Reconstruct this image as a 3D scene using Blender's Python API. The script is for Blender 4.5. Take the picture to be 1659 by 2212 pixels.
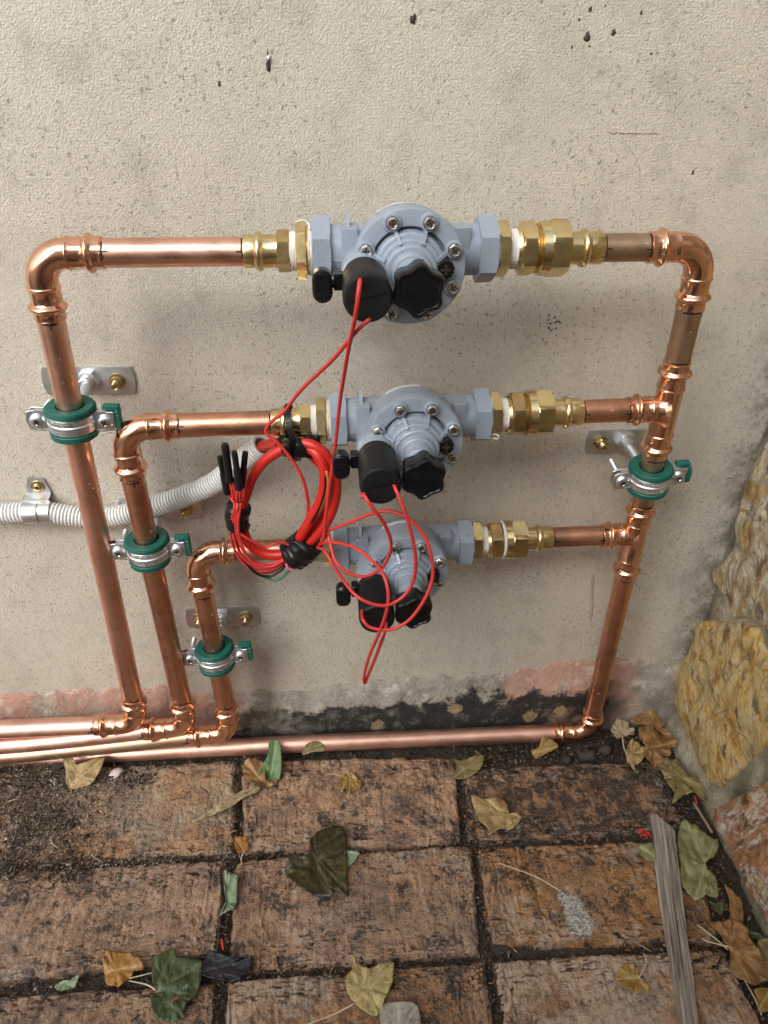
import bpy, bmesh, math, random
import numpy as np
from mathutils import Vector, Matrix, noise
from math import sin, cos, pi, radians, sqrt, atan2

for o in list(bpy.data.objects): bpy.data.objects.remove(o)
S = bpy.context.scene
COL = S.collection
random.seed(7); np.random.seed(7)

# ------------------------------------------------------------------ camera
cd = bpy.data.cameras.new('camera'); cam = bpy.data.objects.new('camera', cd); COL.objects.link(cam)
PITCH, YAW, ROLL = radians(31.7), radians(5.0), radians(1.33)
fw = Vector((sin(YAW)*cos(PITCH), cos(YAW)*cos(PITCH), -sin(PITCH)))
rt = Vector((cos(YAW), -sin(YAW), 0)); up = rt.cross(fw)
rr = cos(ROLL)*rt + sin(ROLL)*up; uu = -sin(ROLL)*rt + cos(ROLL)*up
CAM = Vector((0, -.600, .674))
cam.matrix_world = Matrix(((rr.x, uu.x, -fw.x, CAM.x), (rr.y, uu.y, -fw.y, CAM.y), (rr.z, uu.z, -fw.z, CAM.z), (0, 0, 0, 1)))
cd.sensor_fit = 'VERTICAL'; cd.sensor_height = 36; cd.lens = 1585/2212*36
cd.clip_start = .01; cd.clip_end = 400
cd.dof.use_dof = True; cd.dof.focus_distance = .56; cd.dof.aperture_fstop = 16
S.camera = cam
S.render.resolution_x, S.render.resolution_y = 768, 1024

# ------------------------------------------------------------------ light
SUN = Vector((-.45, -.70, .62)).normalized()          # towards the bright part of the overcast sky
W = bpy.data.worlds.new('World'); S.world = W; W.use_nodes = True
wn = W.node_tree; wn.nodes.clear()
sky = wn.nodes.new('ShaderNodeTexSky'); sky.sky_type = 'NISHITA'; sky.sun_disc = False
sky.sun_elevation = math.asin(SUN.z); sky.sun_rotation = atan2(SUN.x, SUN.y); sky.air_density = 1; sky.dust_density = 3
hs = wn.nodes.new('ShaderNodeHueSaturation'); hs.inputs['Saturation'].default_value = .30
bg = wn.nodes.new('ShaderNodeBackground'); bg.inputs[1].default_value = .14
wo = wn.nodes.new('ShaderNodeOutputWorld')
wn.links.new(sky.outputs[0], hs.inputs['Color']); wn.links.new(hs.outputs[0], bg.inputs[0]); wn.links.new(bg.outputs[0], wo.inputs[0])
sl = bpy.data.lights.new('sun', 'SUN'); sl.energy = 1.5; sl.angle = radians(40); sl.color = (1, .985, .955)
so = bpy.data.objects.new('sun', sl); COL.objects.link(so); so.rotation_euler = (-SUN).to_track_quat('-Z', 'Y').to_euler()
S.view_settings.view_transform = 'Standard'; S.view_settings.look = 'None'; S.view_settings.exposure = 0.74; S.view_settings.gamma = 1
S.view_settings.use_curve_mapping = False

# ------------------------------------------------------------------ measured outlines (metres; wall face y=0, paving top z=0)
LEAF = {
  'tan_pipe': {'o':[(-0.2961,-0.0339,0.0171),(-0.2845,-0.0366,0.0157),(-0.2798,-0.0423,0.0129),(-0.2551,-0.0356,0.0162),(-0.2517,-0.0412,0.0134),(-0.2571,-0.0541,0.007),(-0.2632,-0.0613,0.0033),(-0.2845,-0.064,0.002),(-0.291,-0.0483,0.0098)],'b':(-0.2848,-0.0625,0.0027),'t':(-0.2536,-0.0367,0.0156)},
  'brown_cup': {'o':[(-0.0987,-0.047,0.0114),(-0.0862,-0.0451,0.012),(-0.0783,-0.0518,0.01),(-0.075,-0.0692,0.0047),(-0.0661,-0.0745,0.0032),(-0.0798,-0.0743,0.0032),(-0.0936,-0.0695,0.0047),(-0.1005,-0.0582,0.0081)],'b':(-0.0774,-0.0727,0.0037),'t':(-0.0975,-0.0471,0.0114)},
  'green_fold': {'o':[(-0.0717,-0.0354,0.0296),(-0.0615,-0.0352,0.0298),(-0.059,-0.0436,0.0214),(-0.0605,-0.0632,0.0018),(-0.0731,-0.064,0.001),(-0.0831,-0.065,0.0),(-0.0838,-0.0582,0.0068),(-0.0768,-0.0499,0.0151),(-0.073,-0.0431,0.0219)],'b':(-0.0718,-0.0637,0.0013),'t':(-0.0653,-0.035,0.03)},
  'lance': {'o':[(-0.0796,-0.0758,0.004),(-0.0846,-0.0752,0.004),(-0.1015,-0.0795,0.004),(-0.1197,-0.0916,0.004),(-0.1328,-0.1026,0.004),(-0.1413,-0.1098,0.004),(-0.1472,-0.1143,0.004),(-0.1363,-0.112,0.004),(-0.1206,-0.1047,0.004),(-0.1027,-0.0932,0.004),(-0.0887,-0.0855,0.004),(-0.0817,-0.0815,0.004)],'b':(-0.1472,-0.1143,0.004),'t':(-0.0796,-0.0758,0.004)},
  'small_brown': {'o':[(0.0144,-0.0586,0.004),(0.0104,-0.0661,0.004),(0.003,-0.0763,0.004),(0.006,-0.0868,0.004),(0.0099,-0.0832,0.004),(0.0145,-0.0923,0.004),(0.0197,-0.0856,0.004),(0.0259,-0.0859,0.004),(0.0282,-0.0763,0.004),(0.0217,-0.0689,0.004)],'b':(0.0147,-0.0586,0.004),'t':(0.0145,-0.0917,0.004)},
  'pipe_brown': {'o':[(-0.0358,-0.041,0.0111),(-0.0339,-0.0369,0.0176),(-0.0299,-0.0343,0.0218),(-0.0221,-0.0329,0.0239),(-0.0144,-0.0346,0.0212),(-0.0112,-0.0375,0.0167),(-0.0134,-0.0395,0.0135),(-0.025,-0.0397,0.0131)],'b':(-0.0358,-0.041,0.0111),'t':(-0.012,-0.037,0.0174)},
  'orange_bit': {'o':[(-0.1019,-0.1391,0.004),(-0.1,-0.1346,0.004),(-0.0919,-0.1346,0.004),(-0.0895,-0.1411,0.004),(-0.0874,-0.1476,0.004),(-0.0916,-0.1523,0.004),(-0.0973,-0.1515,0.004),(-0.1011,-0.1468,0.004)],'b':(-0.0922,-0.1523,0.004),'t':(-0.1,-0.1346,0.004),'s':[(-0.0922,-0.1523,0.004),(-0.0941,-0.1571,0.004),(-0.0928,-0.164,0.004)]},
  'dark_wet': {'o':[(0.0038,-0.1286,0.004),(0.0083,-0.1342,0.004),(0.0097,-0.1434,0.004),(0.0101,-0.1536,0.004),(0.0099,-0.1709,0.004),(0.009,-0.1875,0.004),(0.0097,-0.204,0.004),(0.002,-0.1997,0.004),(-0.0088,-0.1956,0.004),(-0.005,-0.2026,0.004),(-0.0154,-0.202,0.004),(-0.0284,-0.1993,0.004),(-0.035,-0.1939,0.004),(-0.0428,-0.1866,0.004),(-0.0497,-0.1791,0.004),(-0.0511,-0.1707,0.004),(-0.0447,-0.1627,0.004),(-0.0357,-0.1583,0.004),(-0.0278,-0.1551,0.004),(-0.0268,-0.1463,0.004),(-0.0175,-0.1352,0.004),(-0.0034,-0.1295,0.004)],'b':(-0.0267,-0.1544,0.004),'t':(0.0095,-0.2035,0.004)},
  'green_chip': {'o':[(0.0076,-0.1573,0.004),(0.0169,-0.1566,0.004),(0.022,-0.1594,0.004),(0.0188,-0.1654,0.004),(0.014,-0.1707,0.004),(0.0095,-0.1724,0.004)],'b':(0.0088,-0.1586,0.004),'t':(0.0163,-0.1701,0.004)},
  'green_curl': {'o':[(-0.1097,-0.1718,0.004),(-0.1054,-0.1716,0.004),(-0.1015,-0.1771,0.004),(-0.0961,-0.1762,0.004),(-0.0944,-0.1879,0.004),(-0.0942,-0.2036,0.004),(-0.096,-0.2111,0.004),(-0.1012,-0.2118,0.004),(-0.1092,-0.2152,0.004),(-0.1047,-0.2084,0.004),(-0.1049,-0.1963,0.004),(-0.1077,-0.1848,0.004)],'b':(-0.1092,-0.2152,0.004),'t':(-0.1054,-0.1716,0.004)},
  'orange_round': {'o':[(-0.2044,-0.2436,0.004),(-0.2002,-0.2401,0.004),(-0.1916,-0.2403,0.004),(-0.1825,-0.2429,0.004),(-0.1746,-0.2469,0.004),(-0.1693,-0.2521,0.004),(-0.1688,-0.2583,0.004),(-0.1751,-0.2579,0.004),(-0.1765,-0.2611,0.004),(-0.1825,-0.2687,0.004),(-0.1893,-0.269,0.004),(-0.1968,-0.2664,0.004),(-0.2001,-0.2596,0.004),(-0.2035,-0.2499,0.004)],'b':(-0.2007,-0.2569,0.004),'t':(-0.1694,-0.2528,0.004)},
  'big_green': {'o':[(-0.1456,-0.241,0.004),(-0.141,-0.2477,0.004),(-0.1299,-0.2498,0.004),(-0.1186,-0.254,0.004),(-0.1174,-0.2637,0.004),(-0.1186,-0.2755,0.004),(-0.1197,-0.2819,0.004),(-0.1261,-0.2853,0.004),(-0.1285,-0.2914,0.004),(-0.1283,-0.2976,0.004),(-0.1347,-0.299,0.004),(-0.1415,-0.2986,0.004),(-0.1471,-0.297,0.004),(-0.1535,-0.291,0.004),(-0.1568,-0.2807,0.004),(-0.1552,-0.2744,0.004),(-0.1588,-0.2663,0.004),(-0.1607,-0.254,0.004),(-0.1589,-0.2472,0.004),(-0.1525,-0.2427,0.004)],'b':(-0.1546,-0.2742,0.004),'t':(-0.1185,-0.2554,0.004),'s':[(-0.1546,-0.2742,0.004),(-0.1632,-0.2686,0.004),(-0.1793,-0.2643,0.004)]},
  'pale_green': {'o':[(-0.2403,-0.2649,0.004),(-0.2352,-0.2613,0.004),(-0.2256,-0.2612,0.004),(-0.2251,-0.2579,0.004),(-0.2218,-0.2575,0.004),(-0.2217,-0.2628,0.004),(-0.2239,-0.2673,0.004),(-0.2315,-0.2694,0.004),(-0.2372,-0.2684,0.004)],'b':(-0.2394,-0.2656,0.004),'t':(-0.2221,-0.2577,0.004)},
  'yellow_maple': {'o':[(0.0116,-0.257,0.004),(0.0177,-0.2651,0.004),(0.0242,-0.2701,0.004),(0.0313,-0.2672,0.004),(0.0394,-0.2654,0.004),(0.0468,-0.2651,0.004),(0.0461,-0.2727,0.004),(0.0451,-0.2794,0.004),(0.04,-0.2889,0.004),(0.0363,-0.2958,0.004),(0.0319,-0.3043,0.004),(0.0242,-0.3048,0.004),(0.012,-0.2953,0.004),(0.0051,-0.283,0.004),(0.0062,-0.2731,0.004),(0.0103,-0.2685,0.004)],'b':(0.012,-0.2953,0.004),'t':(0.0467,-0.2659,0.004),'s':[(0.012,-0.2953,0.004),(-0.0062,-0.3018,0.004),(-0.027,-0.3075,0.004)]},
  'grey_pale': {'o':[(0.0346,-0.2982,0.004),(0.0479,-0.2966,0.004),(0.0613,-0.2986,0.004),(0.0651,-0.3058,0.004),(0.0629,-0.3182,0.004),(0.053,-0.3226,0.004),(0.0382,-0.3209,0.004),(0.0322,-0.3111,0.004)],'b':(0.0456,-0.3214,0.004),'t':(0.0479,-0.2966,0.004)},
  'tan_spotted': {'o':[(0.1437,-0.1029,0.004),(0.1538,-0.1024,0.004),(0.1615,-0.1078,0.004),(0.1745,-0.1057,0.004),(0.1804,-0.1132,0.004),(0.181,-0.1217,0.004),(0.1919,-0.1279,0.004),(0.1906,-0.1333,0.004),(0.18,-0.1421,0.004),(0.169,-0.1427,0.004),(0.1544,-0.1497,0.004),(0.1548,-0.1419,0.004),(0.1482,-0.1321,0.004),(0.1462,-0.1168,0.004)],'b':(0.1907,-0.1306,0.004),'t':(0.1444,-0.103,0.004)},
  'olive': {'o':[(0.1319,-0.056,0.0096),(0.1421,-0.0577,0.0091),(0.1652,-0.0525,0.0109),(0.1646,-0.0612,0.0078),(0.1571,-0.0706,0.0045),(0.142,-0.0771,0.0023),(0.1306,-0.0754,0.0029),(0.1334,-0.0647,0.0066)],'b':(0.1308,-0.0742,0.0033),'t':(0.1654,-0.0533,0.0106)},
  'golden_pipe': {'o':[(0.2381,-0.0381,0.0199),(0.2509,-0.0434,0.0146),(0.253,-0.0475,0.0105),(0.239,-0.0515,0.0065),(0.2292,-0.0551,0.0029),(0.2241,-0.0532,0.0048),(0.2228,-0.0484,0.0096),(0.2311,-0.0468,0.0112)],'b':(0.2244,-0.0511,0.0069),'t':(0.2381,-0.0381,0.0199)},
  'pale_tan': {'o':[(0.3355,-0.009,0.012),(0.3386,-0.0146,0.012),(0.3446,-0.0159,0.012),(0.3459,-0.0241,0.012),(0.3501,-0.0279,0.012),(0.3445,-0.0373,0.012),(0.3383,-0.0369,0.012),(0.3315,-0.0403,0.012),(0.3241,-0.0413,0.012),(0.323,-0.0325,0.012),(0.3206,-0.028,0.012),(0.3272,-0.0203,0.012),(0.3312,-0.0151,0.012)],'b':(0.3321,-0.0366,0.012),'t':(0.3355,-0.009,0.012),'s':[(0.3321,-0.0366,0.012),(0.3288,-0.0535,0.012),(0.3286,-0.0635,0.012)]},
  'cluster_back': {'o':[(0.3457,-0.0241,0.02),(0.3563,-0.0148,0.02),(0.3686,-0.009,0.02),(0.3781,-0.0105,0.02),(0.3781,-0.0178,0.02),(0.3797,-0.0279,0.02),(0.3814,-0.0377,0.02),(0.384,-0.0483,0.02),(0.3772,-0.0479,0.02),(0.3703,-0.0371,0.02),(0.3683,-0.0281,0.02),(0.3613,-0.0241,0.02),(0.3537,-0.0255,0.02)],'b':(0.3833,-0.0466,0.02),'t':(0.3465,-0.0237,0.02)},
  'cluster_mid': {'o':[(0.3563,-0.0256,0.014),(0.3671,-0.0199,0.014),(0.3716,-0.0229,0.014),(0.3737,-0.0355,0.014),(0.3841,-0.0413,0.014),(0.3922,-0.0487,0.014),(0.3887,-0.0553,0.014),(0.3791,-0.0598,0.014),(0.3764,-0.068,0.014),(0.3717,-0.071,0.014),(0.369,-0.0643,0.014),(0.3671,-0.074,0.014),(0.3602,-0.0792,0.014),(0.3533,-0.0796,0.014),(0.3479,-0.0761,0.014),(0.3463,-0.0662,0.014),(0.3527,-0.0532,0.014),(0.3485,-0.0479,0.014),(0.3516,-0.036,0.014)],'b':(0.3475,-0.0597,0.014),'t':(0.3908,-0.0503,0.014)},
  'cluster_left': {'o':[(0.3335,-0.0504,0.008),(0.341,-0.0414,0.008),(0.3469,-0.0426,0.008),(0.3525,-0.0498,0.008),(0.3528,-0.0599,0.008),(0.3437,-0.0693,0.008),(0.3313,-0.0767,0.008),(0.3313,-0.0838,0.008),(0.3287,-0.0765,0.008),(0.3274,-0.0634,0.008)],'b':(0.3291,-0.0585,0.008),'t':(0.3521,-0.0582,0.008)},
  'brown_curl': {'o':[(0.3682,-0.0707,0.009),(0.3833,-0.0692,0.009),(0.3845,-0.079,0.009),(0.3903,-0.0968,0.009),(0.3993,-0.1004,0.009),(0.3978,-0.1095,0.009),(0.3924,-0.1241,0.009),(0.3876,-0.1289,0.009),(0.3899,-0.121,0.009),(0.3823,-0.1176,0.009),(0.3715,-0.1184,0.009),(0.3576,-0.1263,0.009),(0.3557,-0.1248,0.009),(0.3625,-0.1149,0.009),(0.359,-0.098,0.009),(0.3615,-0.0888,0.009),(0.3574,-0.0822,0.009)],'b':(0.3752,-0.072,0.009),'t':(0.3918,-0.124,0.009)},
  'stick_green': {'o':[(0.3604,-0.1435,0.004),(0.3645,-0.1486,0.004),(0.3714,-0.1504,0.004),(0.3757,-0.1575,0.004),(0.3809,-0.1626,0.004),(0.3873,-0.1663,0.004),(0.3846,-0.1728,0.004),(0.3806,-0.1791,0.004),(0.3717,-0.1875,0.004),(0.3623,-0.1919,0.004),(0.3607,-0.2005,0.004),(0.3655,-0.2081,0.004),(0.3623,-0.2198,0.004),(0.3574,-0.2265,0.004),(0.3483,-0.2247,0.004),(0.3373,-0.2286,0.004),(0.3332,-0.2249,0.004),(0.33,-0.2189,0.004),(0.3284,-0.2118,0.004),(0.3375,-0.1879,0.004),(0.346,-0.1625,0.004)],'b':(0.3626,-0.1926,0.004),'t':(0.3571,-0.1454,0.004)},
  'stick_small': {'o':[(0.3027,-0.1703,0.004),(0.3095,-0.1668,0.004),(0.3167,-0.1673,0.004),(0.3178,-0.1739,0.004),(0.3144,-0.1839,0.004),(0.3117,-0.1863,0.004),(0.3056,-0.1834,0.004),(0.3009,-0.1767,0.004)],'b':(0.3148,-0.1814,0.004),'t':(0.3027,-0.1703,0.004)},
  'brown_strip': {'o':[(0.3724,-0.2121,0.002),(0.3742,-0.2205,0.002),(0.3665,-0.2339,0.002),(0.3628,-0.2426,0.002),(0.3596,-0.2501,0.002),(0.3663,-0.2527,0.002),(0.3727,-0.249,0.002),(0.3805,-0.2313,0.002),(0.3777,-0.2231,0.002)],'b':(0.3635,-0.2514,0.002),'t':(0.3727,-0.2121,0.002)},
  'dark_green': {'o':[(0.35,-0.2259,0.0),(0.3552,-0.2297,0.0),(0.3596,-0.2277,0.0),(0.3652,-0.2269,0.0),(0.362,-0.2347,0.0),(0.3558,-0.2405,0.0),(0.3531,-0.2341,0.0)],'b':(0.356,-0.2399,0.0),'t':(0.35,-0.2259,0.0)},
  'brown_right': {'o':[(0.3342,-0.2535,0.012),(0.342,-0.2536,0.012),(0.3509,-0.2533,0.012),(0.36,-0.2526,0.012),(0.3647,-0.2571,0.012),(0.3673,-0.2623,0.012),(0.3653,-0.2679,0.012),(0.3658,-0.2752,0.012),(0.3671,-0.2824,0.012),(0.3672,-0.2887,0.012),(0.3725,-0.2913,0.012),(0.3657,-0.3037,0.012),(0.3574,-0.3054,0.012),(0.3486,-0.3081,0.012),(0.3452,-0.3053,0.012),(0.338,-0.2967,0.012),(0.335,-0.2927,0.012),(0.3368,-0.2882,0.012),(0.341,-0.2823,0.012),(0.3435,-0.2746,0.012),(0.3396,-0.2695,0.012),(0.3371,-0.2604,0.012)],'b':(0.3435,-0.2754,0.012),'t':(0.3488,-0.3077,0.012),'s':[(0.3435,-0.2754,0.012),(0.3381,-0.2726,0.012),(0.3229,-0.2668,0.012)]},
  'orange_corner': {'o':[(0.3535,-0.3065,0.004),(0.365,-0.3065,0.004),(0.366,-0.3138,0.004),(0.3583,-0.3233,0.004),(0.3492,-0.3238,0.004),(0.3489,-0.3199,0.004),(0.3509,-0.3114,0.004)],'b':(0.3474,-0.3226,0.004),'t':(0.367,-0.3073,0.004)},
  'three_lobe': {'o':[(0.243,-0.2835,0.004),(0.2487,-0.2792,0.004),(0.2529,-0.2803,0.004),(0.2575,-0.2813,0.004),(0.2582,-0.286,0.004),(0.2573,-0.2905,0.004),(0.2611,-0.2945,0.004),(0.2626,-0.299,0.004),(0.2593,-0.3053,0.004),(0.2563,-0.3026,0.004),(0.2504,-0.3033,0.004),(0.2459,-0.3001,0.004),(0.2399,-0.299,0.004),(0.2364,-0.2928,0.004),(0.238,-0.2869,0.004)],'b':(0.2572,-0.2908,0.004),'t':(0.237,-0.2899,0.004),'s':[(0.2572,-0.2908,0.004),(0.2629,-0.2855,0.004),(0.2689,-0.2782,0.004),(0.2697,-0.2712,0.004)]},
  'brown_edge': {'o':[(0.3754,-0.2686,0.006),(0.385,-0.2684,0.006),(0.3887,-0.2743,0.006),(0.3803,-0.2865,0.006),(0.373,-0.2876,0.006),(0.3713,-0.2828,0.006),(0.3716,-0.2765,0.006)],'b':(0.3754,-0.2702,0.006),'t':(0.3812,-0.285,0.006)},
  'green_edge': {'o':[(0.3712,-0.2587,0.005),(0.3776,-0.26,0.005),(0.3831,-0.2645,0.005),(0.3843,-0.267,0.005),(0.3774,-0.267,0.005),(0.3717,-0.2646,0.005)],'b':(0.3712,-0.2596,0.005),'t':(0.3844,-0.2669,0.005)},
  'tape': {'o':[(-0.1146,-0.2457,0.005),(-0.1042,-0.2485,0.005),(-0.0923,-0.2528,0.005),(-0.0836,-0.2538,0.005),(-0.075,-0.2532,0.005),(-0.0757,-0.2628,0.005),(-0.081,-0.2665,0.005),(-0.0848,-0.2716,0.005),(-0.0932,-0.2717,0.005),(-0.1047,-0.269,0.005),(-0.1177,-0.2655,0.005),(-0.1197,-0.2613,0.005),(-0.1172,-0.2532,0.005)],'b':(-0.1188,-0.2627,0.005),'t':(-0.0755,-0.256,0.005)},
}
BRICK = {
  'b11': [(-0.3968,-0.0344),(-0.112,-0.0349),(-0.1035,-0.1467),(-0.3638,-0.1423)],
  'b12': [(-0.1046,-0.0372),(0.1347,-0.0442),(0.1244,-0.149),(-0.0902,-0.1475)],
  'b13': [(0.144,-0.0614),(0.3711,-0.062),(0.3599,-0.1503),(0.1335,-0.149)],
  'b21': [(-0.3628,-0.1558),(-0.1116,-0.1561),(-0.1074,-0.2433),(-0.3258,-0.2575)],
  'b22': [(-0.0978,-0.1589),(0.1352,-0.1554),(0.1231,-0.2582),(-0.0956,-0.2596)],
  'b23': [(0.1418,-0.1578),(0.3562,-0.1633),(0.3448,-0.2625),(0.137,-0.2498)],
  'b31': [(-0.3251,-0.2683),(-0.1075,-0.2693),(-0.1016,-0.339),(-0.3001,-0.3374)],
  'b32': [(-0.095,-0.269),(0.1268,-0.2675),(0.1231,-0.3512),(-0.0907,-0.3413)],
  'b33': [(0.1374,-0.2682),(0.3435,-0.2705),(0.347,-0.3569),(0.1328,-0.3487)],
}
STONE = {
  's1': [(-0.0244,0.375),(-0.0145,0.3391),(-0.0155,0.299),(-0.0212,0.2554),(-0.0084,0.221),(-0.0428,0.2171),(-0.0588,0.2091),(-0.0787,0.2256),(-0.1129,0.2369),(-0.1426,0.2584),(-0.1241,0.32),(-0.0856,0.3681),(-0.0502,0.3845)],
  's2': [(-0.0158,0.1535),(-0.0631,0.1955),(-0.0901,0.213),(-0.1087,0.2046),(-0.1309,0.1892),(-0.159,0.1626),(-0.1554,0.1343),(-0.1394,0.0871),(-0.1231,0.0392),(-0.0859,0.028),(-0.0438,0.0355),(-0.0083,0.0448),(-0.0038,0.0807),(-0.0163,0.128)],
  's3': [(-0.1478,0.017),(-0.163,0.0528),(-0.1797,0.091),(-0.2023,0.1384),(-0.2176,0.1685),(-0.2369,0.1722),(-0.265,0.1351),(-0.284,0.0837),(-0.2866,0.0345),(-0.2707,0.0141),(-0.2436,0.0174),(-0.2187,0.0139),(-0.1971,0.0142),(-0.1823,0.0185),(-0.1627,0.0168)],
}
STICK = {
  'L': [(0.3293,-0.1341,0.0015),(0.3053,-0.2146,0.0015),(0.278,-0.3271,0.0015)],
  'R': [(0.3318,-0.1389,0.011),(0.3076,-0.2205,0.011),(0.2767,-0.3312,0.011)],
  'Q': [(0.3434,-0.1585,0.011),(0.3239,-0.2215,0.011),(0.29,-0.332,0.011)],
}
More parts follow.
